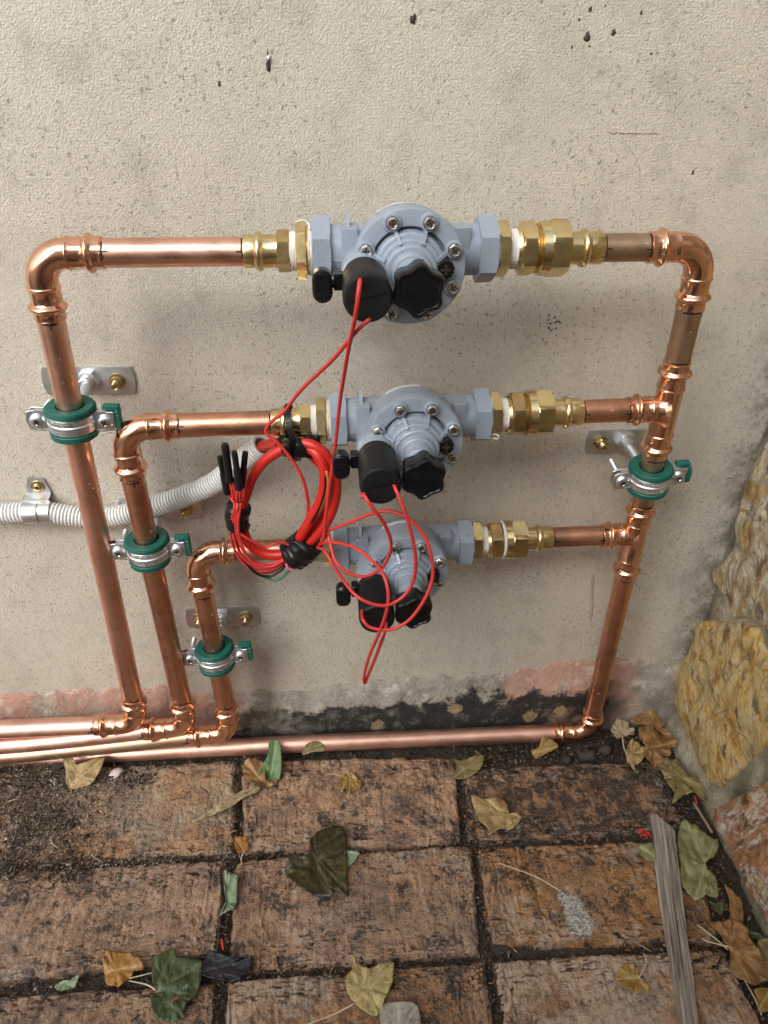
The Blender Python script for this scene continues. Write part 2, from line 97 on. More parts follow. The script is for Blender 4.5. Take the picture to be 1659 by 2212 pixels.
WIRE = {
  'v1a': [(0.021,-0.17,0.5662),(0.0195,-0.185,0.5651),(0.0175,-0.183,0.5488),(0.0138,-0.16,0.5188),(0.0092,-0.13,0.4746),(0.0053,-0.112,0.4292),(0.0002,-0.106,0.3904),(-0.0033,-0.104,0.3621),(-0.0049,-0.098,0.34),(-0.0099,-0.086,0.3228)],
  'v1b': [(0.0286,-0.168,0.5443),(0.0251,-0.176,0.5434),(0.0185,-0.172,0.5358),(0.0047,-0.15,0.5107),(-0.0179,-0.118,0.4765),(-0.0309,-0.102,0.4538),(-0.0416,-0.096,0.4427),(-0.0459,-0.094,0.4358),(-0.0445,-0.094,0.4304),(-0.0372,-0.095,0.4238),(-0.0277,-0.096,0.4103),(-0.0205,-0.096,0.3947),(-0.0173,-0.092,0.3746),(-0.0177,-0.086,0.3543),(-0.0226,-0.075,0.33)],
  'v2a': [(0.0233,-0.158,0.4165),(0.0241,-0.17,0.4208),(0.029,-0.175,0.4143),(0.0365,-0.172,0.4015),(0.0426,-0.166,0.3837),(0.044,-0.16,0.368),(0.0401,-0.152,0.349),(0.0318,-0.144,0.335),(0.023,-0.136,0.3272),(0.0117,-0.125,0.3246),(0.0036,-0.114,0.3287),(0.0003,-0.104,0.3365),(-0.0013,-0.098,0.3412),(-0.0051,-0.088,0.3317)],
  'v2b': [(0.0449,-0.158,0.4228),(0.0449,-0.168,0.4256),(0.0492,-0.174,0.4167),(0.0547,-0.176,0.3999),(0.0594,-0.174,0.3797),(0.0617,-0.17,0.3599),(0.0602,-0.166,0.3407),(0.0526,-0.168,0.33),(0.0413,-0.171,0.3258),(0.0302,-0.171,0.3276),(0.0193,-0.167,0.3319),(0.0109,-0.152,0.3333),(0.0023,-0.117,0.325),(-0.0046,-0.104,0.33),(-0.0109,-0.088,0.3229)],
  'v3a': [(0.0241,-0.144,0.2983),(0.0239,-0.153,0.3008),(0.0242,-0.16,0.3029),(0.0287,-0.163,0.2986),(0.0378,-0.165,0.2969),(0.0492,-0.166,0.2987),(0.0615,-0.166,0.3093),(0.0722,-0.164,0.3289),(0.0764,-0.16,0.3453),(0.074,-0.154,0.3628),(0.0686,-0.148,0.3749),(0.0578,-0.142,0.3845),(0.0451,-0.134,0.3857),(0.0324,-0.126,0.3791),(0.0147,-0.112,0.3619),(-0.0018,-0.098,0.3456),(-0.007,-0.085,0.3313)],
  'v3b': [(0.044,-0.144,0.2855),(0.0428,-0.151,0.2861),(0.0401,-0.154,0.2772),(0.0349,-0.148,0.2511),(0.0299,-0.143,0.2281),(0.0271,-0.141,0.2173),(0.026,-0.143,0.2223),(0.0271,-0.147,0.2389),(0.0309,-0.152,0.2615),(0.0368,-0.164,0.2938),(0.0415,-0.17,0.3207),(0.0422,-0.168,0.3374),(0.0385,-0.158,0.3465),(0.0317,-0.142,0.3462),(0.021,-0.128,0.348),(0.0098,-0.114,0.3437),(-0.002,-0.1,0.336),(-0.0096,-0.086,0.3238)],
  'coilA': [(-0.0631,-0.043,0.3902),(-0.0583,-0.045,0.3946),(-0.0504,-0.055,0.4032),(-0.0365,-0.072,0.4135),(-0.0232,-0.082,0.4191),(-0.0117,-0.088,0.4185),(-0.0027,-0.09,0.4119),(0.0034,-0.09,0.3987),(0.0059,-0.089,0.3833),(0.0035,-0.088,0.3634),(-0.0042,-0.086,0.3437),(-0.0171,-0.083,0.3258),(-0.0275,-0.08,0.3164),(-0.0431,-0.077,0.309),(-0.0571,-0.075,0.3093),(-0.0679,-0.074,0.3174),(-0.0725,-0.074,0.3305),(-0.0733,-0.075,0.3459),(-0.0704,-0.077,0.3615),(-0.0665,-0.078,0.3718),(-0.0604,-0.08,0.3879),(-0.0506,-0.082,0.4021),(-0.0372,-0.084,0.4127),(-0.0254,-0.086,0.418)],
  'coilB': [(-0.0258,-0.078,0.4133),(-0.0152,-0.086,0.4159),(-0.0073,-0.092,0.411),(-0.0032,-0.095,0.3989),(-0.0039,-0.094,0.3837),(-0.0085,-0.092,0.3675),(-0.0149,-0.09,0.3538),(-0.0215,-0.087,0.339),(-0.0291,-0.082,0.3217)],
  'coilC': [(-0.0191,-0.074,0.4092),(-0.0076,-0.08,0.4002),(0.0004,-0.083,0.3909),(0.0025,-0.083,0.3745),(-0.0014,-0.082,0.357),(-0.0104,-0.08,0.34),(-0.0221,-0.078,0.3256)],
  'conduit': [(-0.3984,-0.012,0.3253),(-0.3444,-0.012,0.321),(-0.297,-0.012,0.3178),(-0.2624,-0.012,0.3183),(-0.2368,-0.012,0.3137),(-0.2164,-0.013,0.3112),(-0.1906,-0.015,0.3143),(-0.1596,-0.018,0.3242),(-0.1285,-0.022,0.3375),(-0.1019,-0.027,0.3521),(-0.0813,-0.034,0.3716),(-0.0658,-0.041,0.3875),(-0.0547,-0.046,0.398)],
  'bun0': [(-0.0733,-0.09,0.3694),(-0.0751,-0.091,0.3617),(-0.0789,-0.086,0.3473),(-0.0797,-0.084,0.3328),(-0.0767,-0.082,0.3163),(-0.069,-0.082,0.3037),(-0.0574,-0.082,0.2986),(-0.0458,-0.082,0.3014),(-0.0378,-0.084,0.3088)],
  'bun1': [(-0.0717,-0.09,0.3693),(-0.0734,-0.091,0.3616),(-0.0762,-0.089,0.3508),(-0.0767,-0.087,0.3365),(-0.0738,-0.085,0.3211),(-0.0666,-0.085,0.3092),(-0.055,-0.085,0.3049),(-0.0453,-0.085,0.3073),(-0.0375,-0.087,0.3127)],
  'bun2': [(-0.075,-0.09,0.3694),(-0.0767,-0.091,0.3617),(-0.0819,-0.082,0.3433),(-0.0828,-0.08,0.3288),(-0.0798,-0.078,0.3113),(-0.0715,-0.078,0.2981),(-0.0598,-0.078,0.2923),(-0.0463,-0.078,0.2953),(-0.0381,-0.08,0.3044)],
  'bun3': [(-0.0703,-0.09,0.3693),(-0.072,-0.091,0.3616),(-0.074,-0.092,0.3515),(-0.0743,-0.09,0.3372),(-0.0716,-0.088,0.3212),(-0.0649,-0.088,0.309),(-0.0534,-0.088,0.3042),(-0.0452,-0.088,0.3069),(-0.0373,-0.09,0.3136)],
  'bun4': [(-0.0726,-0.09,0.3693),(-0.0744,-0.091,0.3616),(-0.0794,-0.078,0.3401),(-0.08,-0.076,0.3254),(-0.0772,-0.074,0.3075),(-0.0696,-0.074,0.294),(-0.0578,-0.074,0.2879),(-0.0468,-0.074,0.2911),(-0.0385,-0.076,0.3009)],
  'bunblack': [(-0.0721,-0.09,0.3707),(-0.074,-0.09,0.361),(-0.0779,-0.082,0.3388),(-0.0774,-0.08,0.318),(-0.0717,-0.08,0.3024),(-0.0631,-0.08,0.291),(-0.053,-0.08,0.2883),(-0.0438,-0.08,0.2935),(-0.039,-0.08,0.2997)],
  'bungreen': [(-0.0584,-0.078,0.287),(-0.0507,-0.08,0.2838),(-0.0442,-0.081,0.2859),(-0.0395,-0.081,0.2901),(-0.0362,-0.081,0.2956),(-0.0356,-0.081,0.3034)],
  'bunpink': [(-0.0377,-0.086,0.3079),(-0.0366,-0.088,0.3031),(-0.0324,-0.088,0.3006),(-0.0298,-0.086,0.3021)],
  'loop2': [(-0.0745,-0.085,0.3465),(-0.0758,-0.088,0.3427),(-0.0712,-0.09,0.338),(-0.062,-0.09,0.3311),(-0.0541,-0.088,0.3243),(-0.0465,-0.088,0.3278),(-0.038,-0.086,0.3269),(-0.0321,-0.086,0.3222)],
  'con0': [(-0.0774,-0.096,0.4251),(-0.0773,-0.094,0.4082),(-0.0771,-0.092,0.3907)],
  'con0w': [(-0.0767,-0.092,0.3946),(-0.075,-0.092,0.3814),(-0.0745,-0.088,0.3682)],
  'con1': [(-0.0834,-0.088,0.4104),(-0.0824,-0.086,0.393),(-0.0814,-0.084,0.375)],
  'con1w': [(-0.081,-0.084,0.3791),(-0.0778,-0.084,0.3711),(-0.075,-0.088,0.3682)],
  'con2': [(-0.0706,-0.098,0.4195),(-0.0703,-0.096,0.4024),(-0.07,-0.094,0.3846)],
  'con2w': [(-0.0696,-0.094,0.3886),(-0.0713,-0.094,0.3789),(-0.0726,-0.088,0.3681)],
  'con3': [(-0.0631,-0.092,0.4159),(-0.066,-0.09,0.3998),(-0.0691,-0.088,0.3831)],
  'con3w': [(-0.0688,-0.088,0.3872),(-0.0713,-0.088,0.3764),(-0.0722,-0.088,0.3681)],
  'tie': [(-0.0291,-0.066,0.4377),(-0.0272,-0.07,0.4389),(-0.0277,-0.078,0.4344),(-0.0307,-0.084,0.4285)],
}
PTS = {
  'wire1a': (-0.1043,-0.2351,0.004),
  'wire1b': (-0.1018,-0.2446,0.004),
  'wire2a': (0.3827,0.0236,0.006),
  'wire2b': (0.3733,-0.0012,0.012),
  'wire3a': (0.3868,-0.1145,0.003),
  'wire3b': (0.3847,-0.1242,0.003),
  'tuft': (0.3142,-0.1552,0.006),
  'tuft2': (0.3053,-0.1519,0.004),
  'twig1a': (0.3824,-0.1212,0.002),
  'twig1b': (0.386,-0.1582,0.002),
  'straw1a': (0.1579,-0.1785,0.004),
  'straw1m': (0.1893,-0.1954,0.006),
  'straw1b': (0.2114,-0.2107,0.004),
  'twig2a': (0.2502,-0.2487,0.004),
  'twig2b': (0.276,-0.2704,0.004),
  'twig3a': (-0.2777,-0.0506,0.006),
  'twig3b': (-0.3114,-0.0764,0.004),
  'twig3c': (-0.3374,-0.0762,0.004),
  'pebble': (-0.2375,-0.0474,0.004),
  'chip': (-0.1794,-0.2933,0.002),
  'bark1': (-0.1398,-0.2856,0.008),
  'bark2': (-0.1336,-0.2822,0.008),
  'stem1a': (-0.1789,-0.263,0.004),
  'stem1b': (-0.1594,-0.2596,0.004),
  'stem2a': (-0.1792,-0.265,0.004),
  'stem2b': (-0.1576,-0.2693,0.004),
  'stem3a': (0.3279,-0.2494,0.003),
  'stem3b': (0.3447,-0.2747,0.006),
  'stem4a': (0.3476,-0.2986,0.004),
  'stem4b': (0.3493,-0.3258,0.003),
  'w1': (0.0648,0.0,0.6977),
  'w2': (-0.0351,0.0,0.6688),
  'w3': (0.1876,0.0,0.6892),
  'w4': (0.2059,0.0,0.6928),
  'w5': (-0.0698,0.0,0.6571),
  'w6': (0.1871,0.0,0.7058),
  'w7': (0.2858,0.0,0.6042),
  'w8': (0.1932,0.0,0.4848),
  'w9': (0.2235,0.0,0.7045),
  'sc1': (0.2131,0.0,0.6302),
  'sc2': (0.2509,0.0,0.6301),
  'sc3': (0.2256,0.0,0.6264),
  'sc4': (0.2445,0.0,0.5922),
  'drip1': (0.2739,0.0,0.2198),
  'drip2': (0.2824,0.0,0.1503),
  'saddle': (-0.2622,-0.004,0.3377),
  'saddlec': (-0.2636,-0.014,0.3171),
  'patch1': (0.2288,0.0,0.0209),
  'patch2': (0.2637,0.0,0.0304),
  'patch3': (0.0502,0.0,0.0187),
  'patch4': (0.139,0.0,0.0377),
}


# ------------------------------------------------------------------ material helpers
class NT:
    def __init__(s, name):
        s.m = bpy.data.materials.new(name); s.m.use_nodes = True; s.t = s.m.node_tree
        s.b = s.t.nodes['Principled BSDF']; s._pos = None
    def n(s, k): return s.t.nodes.new(k)
    def l(s, a, b): s.t.links.new(a, b)
    def set(s, **k):
        for a, v in k.items():
            i = s.b.inputs[a.replace('_', ' ')]
            if hasattr(v, 'is_linked') or hasattr(v, 'links'): s.l(v, i)
            else: i.default_value = (*v, 1) if isinstance(v, tuple) and len(v) == 3 else v
    def pos(s):
        if s._pos is None: s._pos = s.n('ShaderNodeNewGeometry').outputs['Position']
        return s._pos
    def obj(s): return s.n('ShaderNodeTexCoord').outputs['Object']
    def mapping(s, v, scale=(1, 1, 1), rot=(0, 0, 0), loc=(0, 0, 0)):
        q = s.n('ShaderNodeMapping'); s.l(v, q.inputs[0]); q.inputs['Scale'].default_value = scale
        q.inputs['Rotation'].default_value = rot; q.inputs['Location'].default_value = loc; return q.outputs[0]
    def noise(s, scale, detail=4, rough=.55, vec=None, dist=0):
        q = s.n('ShaderNodeTexNoise'); s.l(vec or s.pos(), q.inputs['Vector'])
        q.inputs['Scale'].default_value = scale; q.inputs['Detail'].default_value = detail
        q.inputs['Roughness'].default_value = rough; q.inputs['Distortion'].default_value = dist; return q.outputs[0]
    def vor(s, scale, vec=None, feat='F1', rnd=1):
        q = s.n('ShaderNodeTexVoronoi'); q.feature = feat; s.l(vec or s.pos(), q.inputs['Vector'])
        q.inputs['Scale'].default_value = scale; q.inputs['Randomness'].default_value = rnd; return q.outputs[0]
    def ramp(s, f, *st):
        q = s.n('ShaderNodeValToRGB'); s.l(f, q.inputs[0]); e = q.color_ramp.elements
        while len(e) < len(st): e.new(.5)
        for i, (p, c) in enumerate(st):
            e[i].position = p; e[i].color = (c, c, c, 1) if not isinstance(c, tuple) else (*c, 1)
        return q.outputs[0]
    def mix(s, f, a, b, mode='MIX'):
        q = s.n('ShaderNodeMix'); q.data_type = 'RGBA'; q.blend_type = mode
        for v, i in ((f, 0), (a, 6), (b, 7)):
            if isinstance(v, (int, float)): q.inputs[i].default_value = v
            elif isinstance(v, tuple): q.inputs[i].default_value = (*v, 1)
            else: s.l(v, q.inputs[i])
        return q.outputs[2]
    def math(s, op, a, b=0., c=None):
        q = s.n('ShaderNodeMath'); q.operation = op
        for i, v in enumerate((a, b) if c is None else (a, b, c)):
            if isinstance(v, (int, float)): q.inputs[i].default_value = v
            else: s.l(v, q.inputs[i])
        return q.outputs[0]
    def xyz(s, v=None):
        q = s.n('ShaderNodeSeparateXYZ'); s.l(v or s.pos(), q.inputs[0]); return q.outputs
    def bump(s, h, strength=.5, dist=.001, nrm=None):
        q = s.n('ShaderNodeBump'); s.l(h, q.inputs['Height']); q.inputs['Strength'].default_value = strength
        q.inputs['Distance'].default_value = dist
        if nrm is not None: s.l(nrm, q.inputs['Normal'])
        return q.outputs[0]
    def attr(s, name):
        q = s.n('ShaderNodeAttribute'); q.attribute_name = name; return q.outputs
    def rnd(s): return s.n('ShaderNodeObjectInfo').outputs['Random']
    def island(s): return s.n('ShaderNodeNewGeometry').outputs['Random Per Island']

def m_render():
    q = NT('stucco_render')
    c = q.mix(q.noise(2.2, 5), (.525, .475, .392), (.645, .597, .510))
    c = q.mix(q.math('MULTIPLY', q.ramp(q.noise(8, 8, .68), (.48, 0.), (.68, 1.)), .30), c, (.31, .27, .215))
    g = q.noise(700, 3, .55); g2 = q.noise(300, 3, .6)
    pit = q.ramp(q.noise(560, 3, .62, dist=.5), (.34, 1.), (.45, 0.))
    c = q.mix(q.math('MULTIPLY', pit, .40), c, (.21, .185, .155))
    hi = q.ramp(q.noise(700, 2, .5), (.58, 0.), (.68, 1.)); c = q.mix(q.math('MULTIPLY', hi, .45), c, (.78, .74, .66))
    sp = q.math('MULTIPLY', q.ramp(q.noise(240, 4, .66), (.57, 0.), (.63, 1.)), q.ramp(q.noise(11, 5), (.38, .15), (.58, 1.)))
    c = q.mix(q.math('MULTIPLY', sp, .60), c, (.11, .095, .08))
    gr = q.math('MULTIPLY', q.ramp(q.noise(26, 6, .68), (.52, 0.), (.66, 1.)), .28); c = q.mix(gr, c, (.235, .205, .165))
    h = q.math('ADD', q.math('MULTIPLY', g, 1.), q.math('MULTIPLY', g2, .5))
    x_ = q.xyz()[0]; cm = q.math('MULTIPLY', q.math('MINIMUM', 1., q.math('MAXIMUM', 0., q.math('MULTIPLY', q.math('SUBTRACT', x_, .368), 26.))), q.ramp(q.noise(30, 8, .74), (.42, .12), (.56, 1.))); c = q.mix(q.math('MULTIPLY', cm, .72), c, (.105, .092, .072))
    q.set(Base_Color=c, Roughness=.88, Normal=q.bump(h, .75, .0017)); q.b.inputs['Specular IOR Level'].default_value = .25
    return q.m

def m_plinth():
    q = NT('plinth_plaster'); x, y, z = q.xyz()
    n1 = q.noise(14, 6, .6); n2 = q.noise(60, 5, .6)
    grey = q.mix(q.ramp(q.noise(34, 8, .7), (.30, 0.), (.70, 1.)), (.13, .115, .09), (.44, .395, .325))
    pink = q.mix(q.noise(48, 6, .68), (.33, .165, .12), (.54, .33, .255))
    pk = q.math('ADD', q.ramp(q.math('ADD', x, q.math('MULTIPLY', n1, .05)), (.0, 0.), (1., 0.)), 0.)
    wob = q.math('MULTIPLY', q.math('SUBTRACT', n1, .5), .10)
    xl = q.math('ADD', x, wob)
    left = q.math('SUBTRACT', 1., q.math('SMOOTH_MIN', 1., q.math('MAXIMUM', 0., q.math('MULTIPLY', q.math('ADD', xl, .14), 18.)), .1))
    right = q.math('MULTIPLY', q.math('MINIMUM', 1., q.math('MAXIMUM', 0., q.math('MULTIPLY', q.math('SUBTRACT', xl, .185), 60.))), q.math('MINIMUM', 1., q.math('MAXIMUM', 0., q.math('MULTIPLY', q.math('SUBTRACT', .355, xl), 60.))))
    patch = q.ramp(q.noise(15, 7, .68), (.36, 0.), (.48, 1.))
    c = q.mix(q.math('MULTIPLY', q.math('MULTIPLY', q.math('MAXIMUM', left, right), patch), .85), grey, pink)
    white = q.math('MULTIPLY', q.ramp(q.noise(40, 6, .7), (.56, 0.), (.64, 1.)), .55)
    c = q.mix(white, c, (.60, .56, .50))
    # black mould along the foot, with a ragged upper edge
    zz = q.math('ADD', z, q.math('MULTIPLY', q.math('SUBTRACT', q.noise(17, 8, .68), .5), .10))
    lim = q.math('ADD', .048, q.math('MULTIPLY', q.math('MAXIMUM', 0., q.math('ADD', x, .02)), .05))
    mould = q.math('MINIMUM', 1., q.math('MAXIMUM', 0., q.math('MULTIPLY', q.math('SUBTRACT', lim, zz), 170.)))
    mould = q.math('MULTIPLY', mould, q.math('MINIMUM', 1., q.math('MAXIMUM', 0., q.math('MULTIPLY', q.math('ADD', x, .145), 24.))))
    mould = q.math('MULTIPLY', mould, q.math('MINIMUM', 1., q.math('MAXIMUM', .12, q.math('MULTIPLY', q.math('SUBTRACT', .345, xl), 26.))))
    mould = q.math('MULTIPLY', mould, q.ramp(q.noise(9, 6, .66), (.36, .12), (.47, 1.)))
    mould = q.math('MULTIPLY', mould, q.ramp(q.noise(75, 5, .65), (.30, .55), (.46, .98)))
    c = q.mix(mould, c, (.018, .016, .015))
    for k, s_ in (('patch1', .0095), ('patch2', .0085), ('patch3', .0085), ('patch4', .0085)):
        p = PTS[k]; v = q.n('ShaderNodeVectorMath'); v.operation = 'DISTANCE'
        w = q.n('ShaderNodeVectorMath'); w.operation = 'MULTIPLY'; q.l(q.pos(), w.inputs[0]); w.inputs[1].default_value = (1, 0, 1)
        q.l(w.outputs[0], v.inputs[0]); v.inputs[1].default_value = (p[0], 0, p[2])
        dd = q.math('ADD', v.outputs['Value'], q.math('MULTIPLY', q.math('SUBTRACT', q.noise(120, 7, .74), .5), .020))
        f = q.math('MINIMUM', 1., q.math('MAXIMUM', 0., q.math('MULTIPLY', q.math('SUBTRACT', s_, dd), 600.)))
        c = q.mix(q.math('MULTIPLY', f, .85), c, q.mix(n2, (.20, .14, .07), (.44, .33, .17)))
    h = q.math('ADD', n2, q.noise(260, 4, .6))
    q.set(Base_Color=c, Roughness=.85, Normal=q.bump(h, .7, .003)); return q.m

def m_soil():
    q = NT('damp_soil'); n = q.noise(70, 7, .65)
    c = q.mix(n, (.018, .013, .010), (.12, .088, .062))
    q.set(Base_Color=c, Roughness=.85, Normal=q.bump(q.math('ADD', n, q.noise(400, 4, .6)), 1., .004)); return q.m

def m_litter(pale=False):
    q = NT('soil_litter'); r = q.island()
    c = q.ramp(r, (0., (.012, .009, .008)), (.45, (.030, .021, .016)), (.70, (.07, .045, .03)), (.86, (.14, .09, .055)), (.94, (.17, .08, .045)), (1., (.36, .30, .23))) if not pale else q.ramp(r, (0., (.05, .036, .027)), (.30, (.15, .112, .08)), (.60, (.28, .22, .155)), (.82, (.42, .34, .25)), (1., (.58, .51, .40)))
    q.set(Base_Color=c, Roughness=.75); return q.m

def m_brick(pale=0., dark=0., grit=0., splash=None):
    q = NT('brick_clay'); p = q.pos(); r = q.rnd()
    wv = q.n('ShaderNodeVectorMath'); wv.operation = 'ADD'; q.l(p, wv.inputs[0])
    cb = q.n('ShaderNodeCombineXYZ'); q.l(q.math('MULTIPLY', r, 7.), cb.inputs[2]); q.l(cb.outputs[0], wv.inputs[1]); v = wv.outputs[0]
    big = q.noise(22, 9, .74, v); mid = q.noise(95, 8, .74, v); fine = q.noise(520, 4, .65, v)
    c = q.ramp(q.math('ADD', q.math('MULTIPLY', big, .55), q.math('MULTIPLY', mid, .45)), (.38, (.085, .052, .036)), (.44, (.18, .105, .064)), (.49, (.34, .185, .096)), (.54, (.45, .255, .132)), (.60, (.50, .31, .18)), (.67, (.54, .41, .29)))
    c = q.mix(q.math('MULTIPLY', q.ramp(q.noise(6, 5, .66, q.mapping(v, loc=(5, 9, 0))), (.47, 0.), (.62, 1.)), .42), c, q.mix(mid, (.18, .14, .11), (.44, .34, .26)))
    hsv = q.n('ShaderNodeHueSaturation'); q.l(c, hsv.inputs['Color']); q.l(q.math('ADD', .78, q.math('MULTIPLY', r, .42)), hsv.inputs['Value']); q.l(q.math('ADD', .82, q.math('MULTIPLY', q.math('FRACT', q.math('MULTIPLY', r, 7.3)), .36)), hsv.inputs['Saturation']); c = hsv.outputs[0]
    # drag lines of the clay, across the brick
    dr = q.noise(46, 6, .66, q.mapping(v, (6., .7, 1)))
    c = q.mix(q.math('MULTIPLY', q.ramp(dr, (.56, 0.), (.62, 1.)), .35), c, (.075, .046, .032))
    # black lichen: blotches and specks
    bl = q.math('MULTIPLY', q.ramp(q.noise(40, 9, .78, v), (.550 - .095*dark, 0.), (.575 - .07*dark, 1.)), q.ramp(q.noise(260, 4, .7, v), (.34, .25), (.48, 1.)))
    c = q.mix(q.math('MULTIPLY', bl, .88), c, (.018, .015, .013))
    bs = q.math('MULTIPLY', q.ramp(q.noise(300, 4, .7, v), (.545, 0.), (.575, 1.)), q.ramp(q.noise(20, 6, .66, v), (.40, .10), (.54, 1.))); c = q.mix(q.math('MULTIPLY', bs, .75), c, (.020, .016, .014))
    # lime bloom
    ef = q.math('MULTIPLY', q.ramp(q.noise(15, 9, .74, q.mapping(v, loc=(3, 1, 0))), (.57 - .14*pale, 0.), (.62 - .12*pale, 1.)), q.ramp(q.noise(190, 5, .74, v), (.38, .15), (.54, 1.)))
    c = q.mix(q.math('MULTIPLY', ef, .55 + .2*pale), c, (.52, .42, .33))
    if grit:
        gr = q.math('MULTIPLY', q.ramp(q.noise(9, 8, .72, q.mapping(v, loc=(8, 2, 0))), (.42, 0.), (.52, 1.)), q.ramp(q.noise(330, 4, .74, v), (.42, 0.), (.52, 1.)))
        c = q.mix(q.math('MULTIPLY', gr, grit), c, (.46, .39, .29))
        gd = q.math('MULTIPLY', q.ramp(q.noise(12, 8, .72, q.mapping(v, loc=(2, 5, 0))), (.44, 0.), (.54, 1.)), q.ramp(q.noise(380, 4, .74, v), (.48, 0.), (.55, 1.)))
        c = q.mix(q.math('MULTIPLY', gd, grit*.9), c, (.05, .042, .034))
    ge = q.n('ShaderNodeNewGeometry').outputs['Pointiness']; c = q.mix(q.math('MULTIPLY', q.ramp(ge, (.515, 0.), (.56, 1.)), .40), c, (.50, .40, .31))
    gs = q.ramp(q.noise(1100, 2, .5, v), (.64, 0.), (.70, 1.)); c = q.mix(q.math('MULTIPLY', gs, .5), c, (.55, .47, .38))
    for cx, cy, rad in splash or ():
        d_ = q.n('ShaderNodeVectorMath'); d_.operation = 'DISTANCE'; q.l(p, d_.inputs[0]); d_.inputs[1].default_value = (cx, cy, 0)
        e = q.math('ADD', d_.outputs['Value'], q.math('MULTIPLY', q.math('SUBTRACT', q.noise(140, 7, .74), .5), .014))
        f = q.math('MINIMUM', 1., q.math('MAXIMUM', 0., q.math('MULTIPLY', q.math('SUBTRACT', rad, e), 900.)))
        c = q.mix(q.math('MULTIPLY', f, .93), c, q.mix(q.ramp(q.noise(480, 5, .74), (.40, 0.), (.56, 1.)), (.13, .115, .095), (.60, .58, .53)))
    ro = q.ramp(mid, (.40, .38), (.62, .80))
    h = q.math('ADD', q.math('MULTIPLY', mid, .9), q.math('ADD', q.math('MULTIPLY', fine, .7), q.math('MULTIPLY', dr, .5)))
    q.set(Base_Color=c, Roughness=ro, Normal=q.bump(h, 1., .0030)); return q.m

def m_lime():
    q = NT('lime_splash'); n = q.noise(320, 5, .7)
    q.set(Base_Color=q.mix(n, (.16, .145, .125), (.46, .44, .39)), Roughness=.85, Normal=q.bump(n, .8, .002)); return q.m

def m_stone(rot, a, b, cc, w):
    q = NT('quartzite'); v = q.mapping(q.pos(), (1, 1, 1), (rot, 0, 0)); v2 = q.mapping(v, (1.2, 2.3, 1.0))
    n = q.noise(17, 9, .72, v2, .5); n2 = q.noise(75, 8, .72, v)
    c = q.ramp(n, (.36, cc), (.42, a), (.48, b), (.54, w), (.58, a), (.66, cc))
    c = q.mix(q.math('MULTIPLY', q.ramp(n2, (.55, 0.), (.62, 1.)), .45), c, w)
    c = q.mix(q.math('MULTIPLY', q.ramp(q.noise(34, 7, .7, v2), (.55, 0.), (.62, 1.)), .8), c, (.055, .036, .024))
    cr = q.vor(15, q.mapping(v, (1, 2.2, 1)), 'DISTANCE_TO_EDGE'); c = q.mix(q.math('MULTIPLY', q.ramp(cr, (.0, 1.), (.025, 0.)), .55), c, (.10, .045, .015))
    c = q.mix(q.math('MULTIPLY', q.ramp(q.noise(300, 4, .7, v), (.56, 0.), (.64, 1.)), .5), c, (.09, .06, .04))
    c = q.mix(q.math('MULTIPLY', q.ramp(q.noise(9, 5, .6, v), (.54, 0.), (.68, 1.)), .40), c, (.30, .27, .22))
    h = q.math('ADD', n, q.math('MULTIPLY', n2, .6))
    q.set(Base_Color=c, Roughness=q.ramp(n2, (.4, .30), (.7, .62)), Normal=q.bump(q.math('ADD', h, q.math('MULTIPLY', q.noise(320, 5, .7, v), .35)), 1., .007)); return q.m

def m_mortar():
    q = NT('mossy_mortar'); n = q.noise(22, 7, .66); f = q.noise(240, 5, .66)
    c = q.ramp(n, (.34, (.10, .085, .055)), (.46, (.24, .20, .135)), (.56, (.36, .305, .21)), (.66, (.48, .43, .33)))
    c = q.mix(q.math('MULTIPLY', q.ramp(q.noise(12, 4), (.5, 0.), (.62, 1.)), .45), c, (.115, .125, .060))
    c = q.mix(q.math('MULTIPLY', q.ramp(q.noise(70, 5, .7), (.55, 0.), (.65, 1.)), .5), c, (.045, .04, .032))
    q.set(Base_Color=c, Roughness=.9, Normal=q.bump(q.math('ADD', n, f), .9, .005)); return q.m

def m_metal(name, col, rough, tarn=None, amt=0., var=.10, streak=None, specks=False, aniso=False):
    q = NT(name); n = q.noise(45, 5, .6); c = q.mix(n, tuple(v*.86 for v in col), tuple(min(1, v*1.08) for v in col))
    if tarn:
        t = q.math('MULTIPLY', q.ramp(q.noise(24, 6, .62), (.46, 0.), (.66, 1.)), amt); c = q.mix(t, c, tarn)
    if specks:
        t = q.math('MULTIPLY', q.ramp(q.noise(330, 3, .6), (.60, 0.), (.70, 1.)), q.ramp(q.noise(22, 4), (.48, 0.), (.62, .55))); c = q.mix(t, c, tuple(v*.35 for v in col))
    f = q.noise(260, 4, .6)
    q.set(Base_Color=c, Metallic=1., Roughness=q.ramp(q.noise(60, 5, .6), (.3, max(.03, rough - var*.5)), (.7, rough + var)), Normal=q.bump(f, .12, .0004)); return q.m

def m_plain(name, col, rough=.4, grain=0., spec=.5, trans=0., var=.12, coat=0.):
    q = NT(name); n = q.noise(30, 5, .6); c = q.mix(n, tuple(v*(1-var) for v in col), tuple(v*(1+var) for v in col))
    q.set(Base_Color=c, Roughness=q.ramp(q.noise(90, 4), (.3, rough*.85), (.7, min(1, rough*1.2)))); q.b.inputs['Specular IOR Level'].default_value = spec
    if grain: q.set(Normal=q.bump(q.noise(900, 3, .6), grain, .0005))
    if trans: q.b.inputs['Transmission Weight'].default_value = trans; q.b.inputs['IOR'].default_value = 1.33
    if coat: q.b.inputs['Coat Weight'].default_value = coat
    return q.m

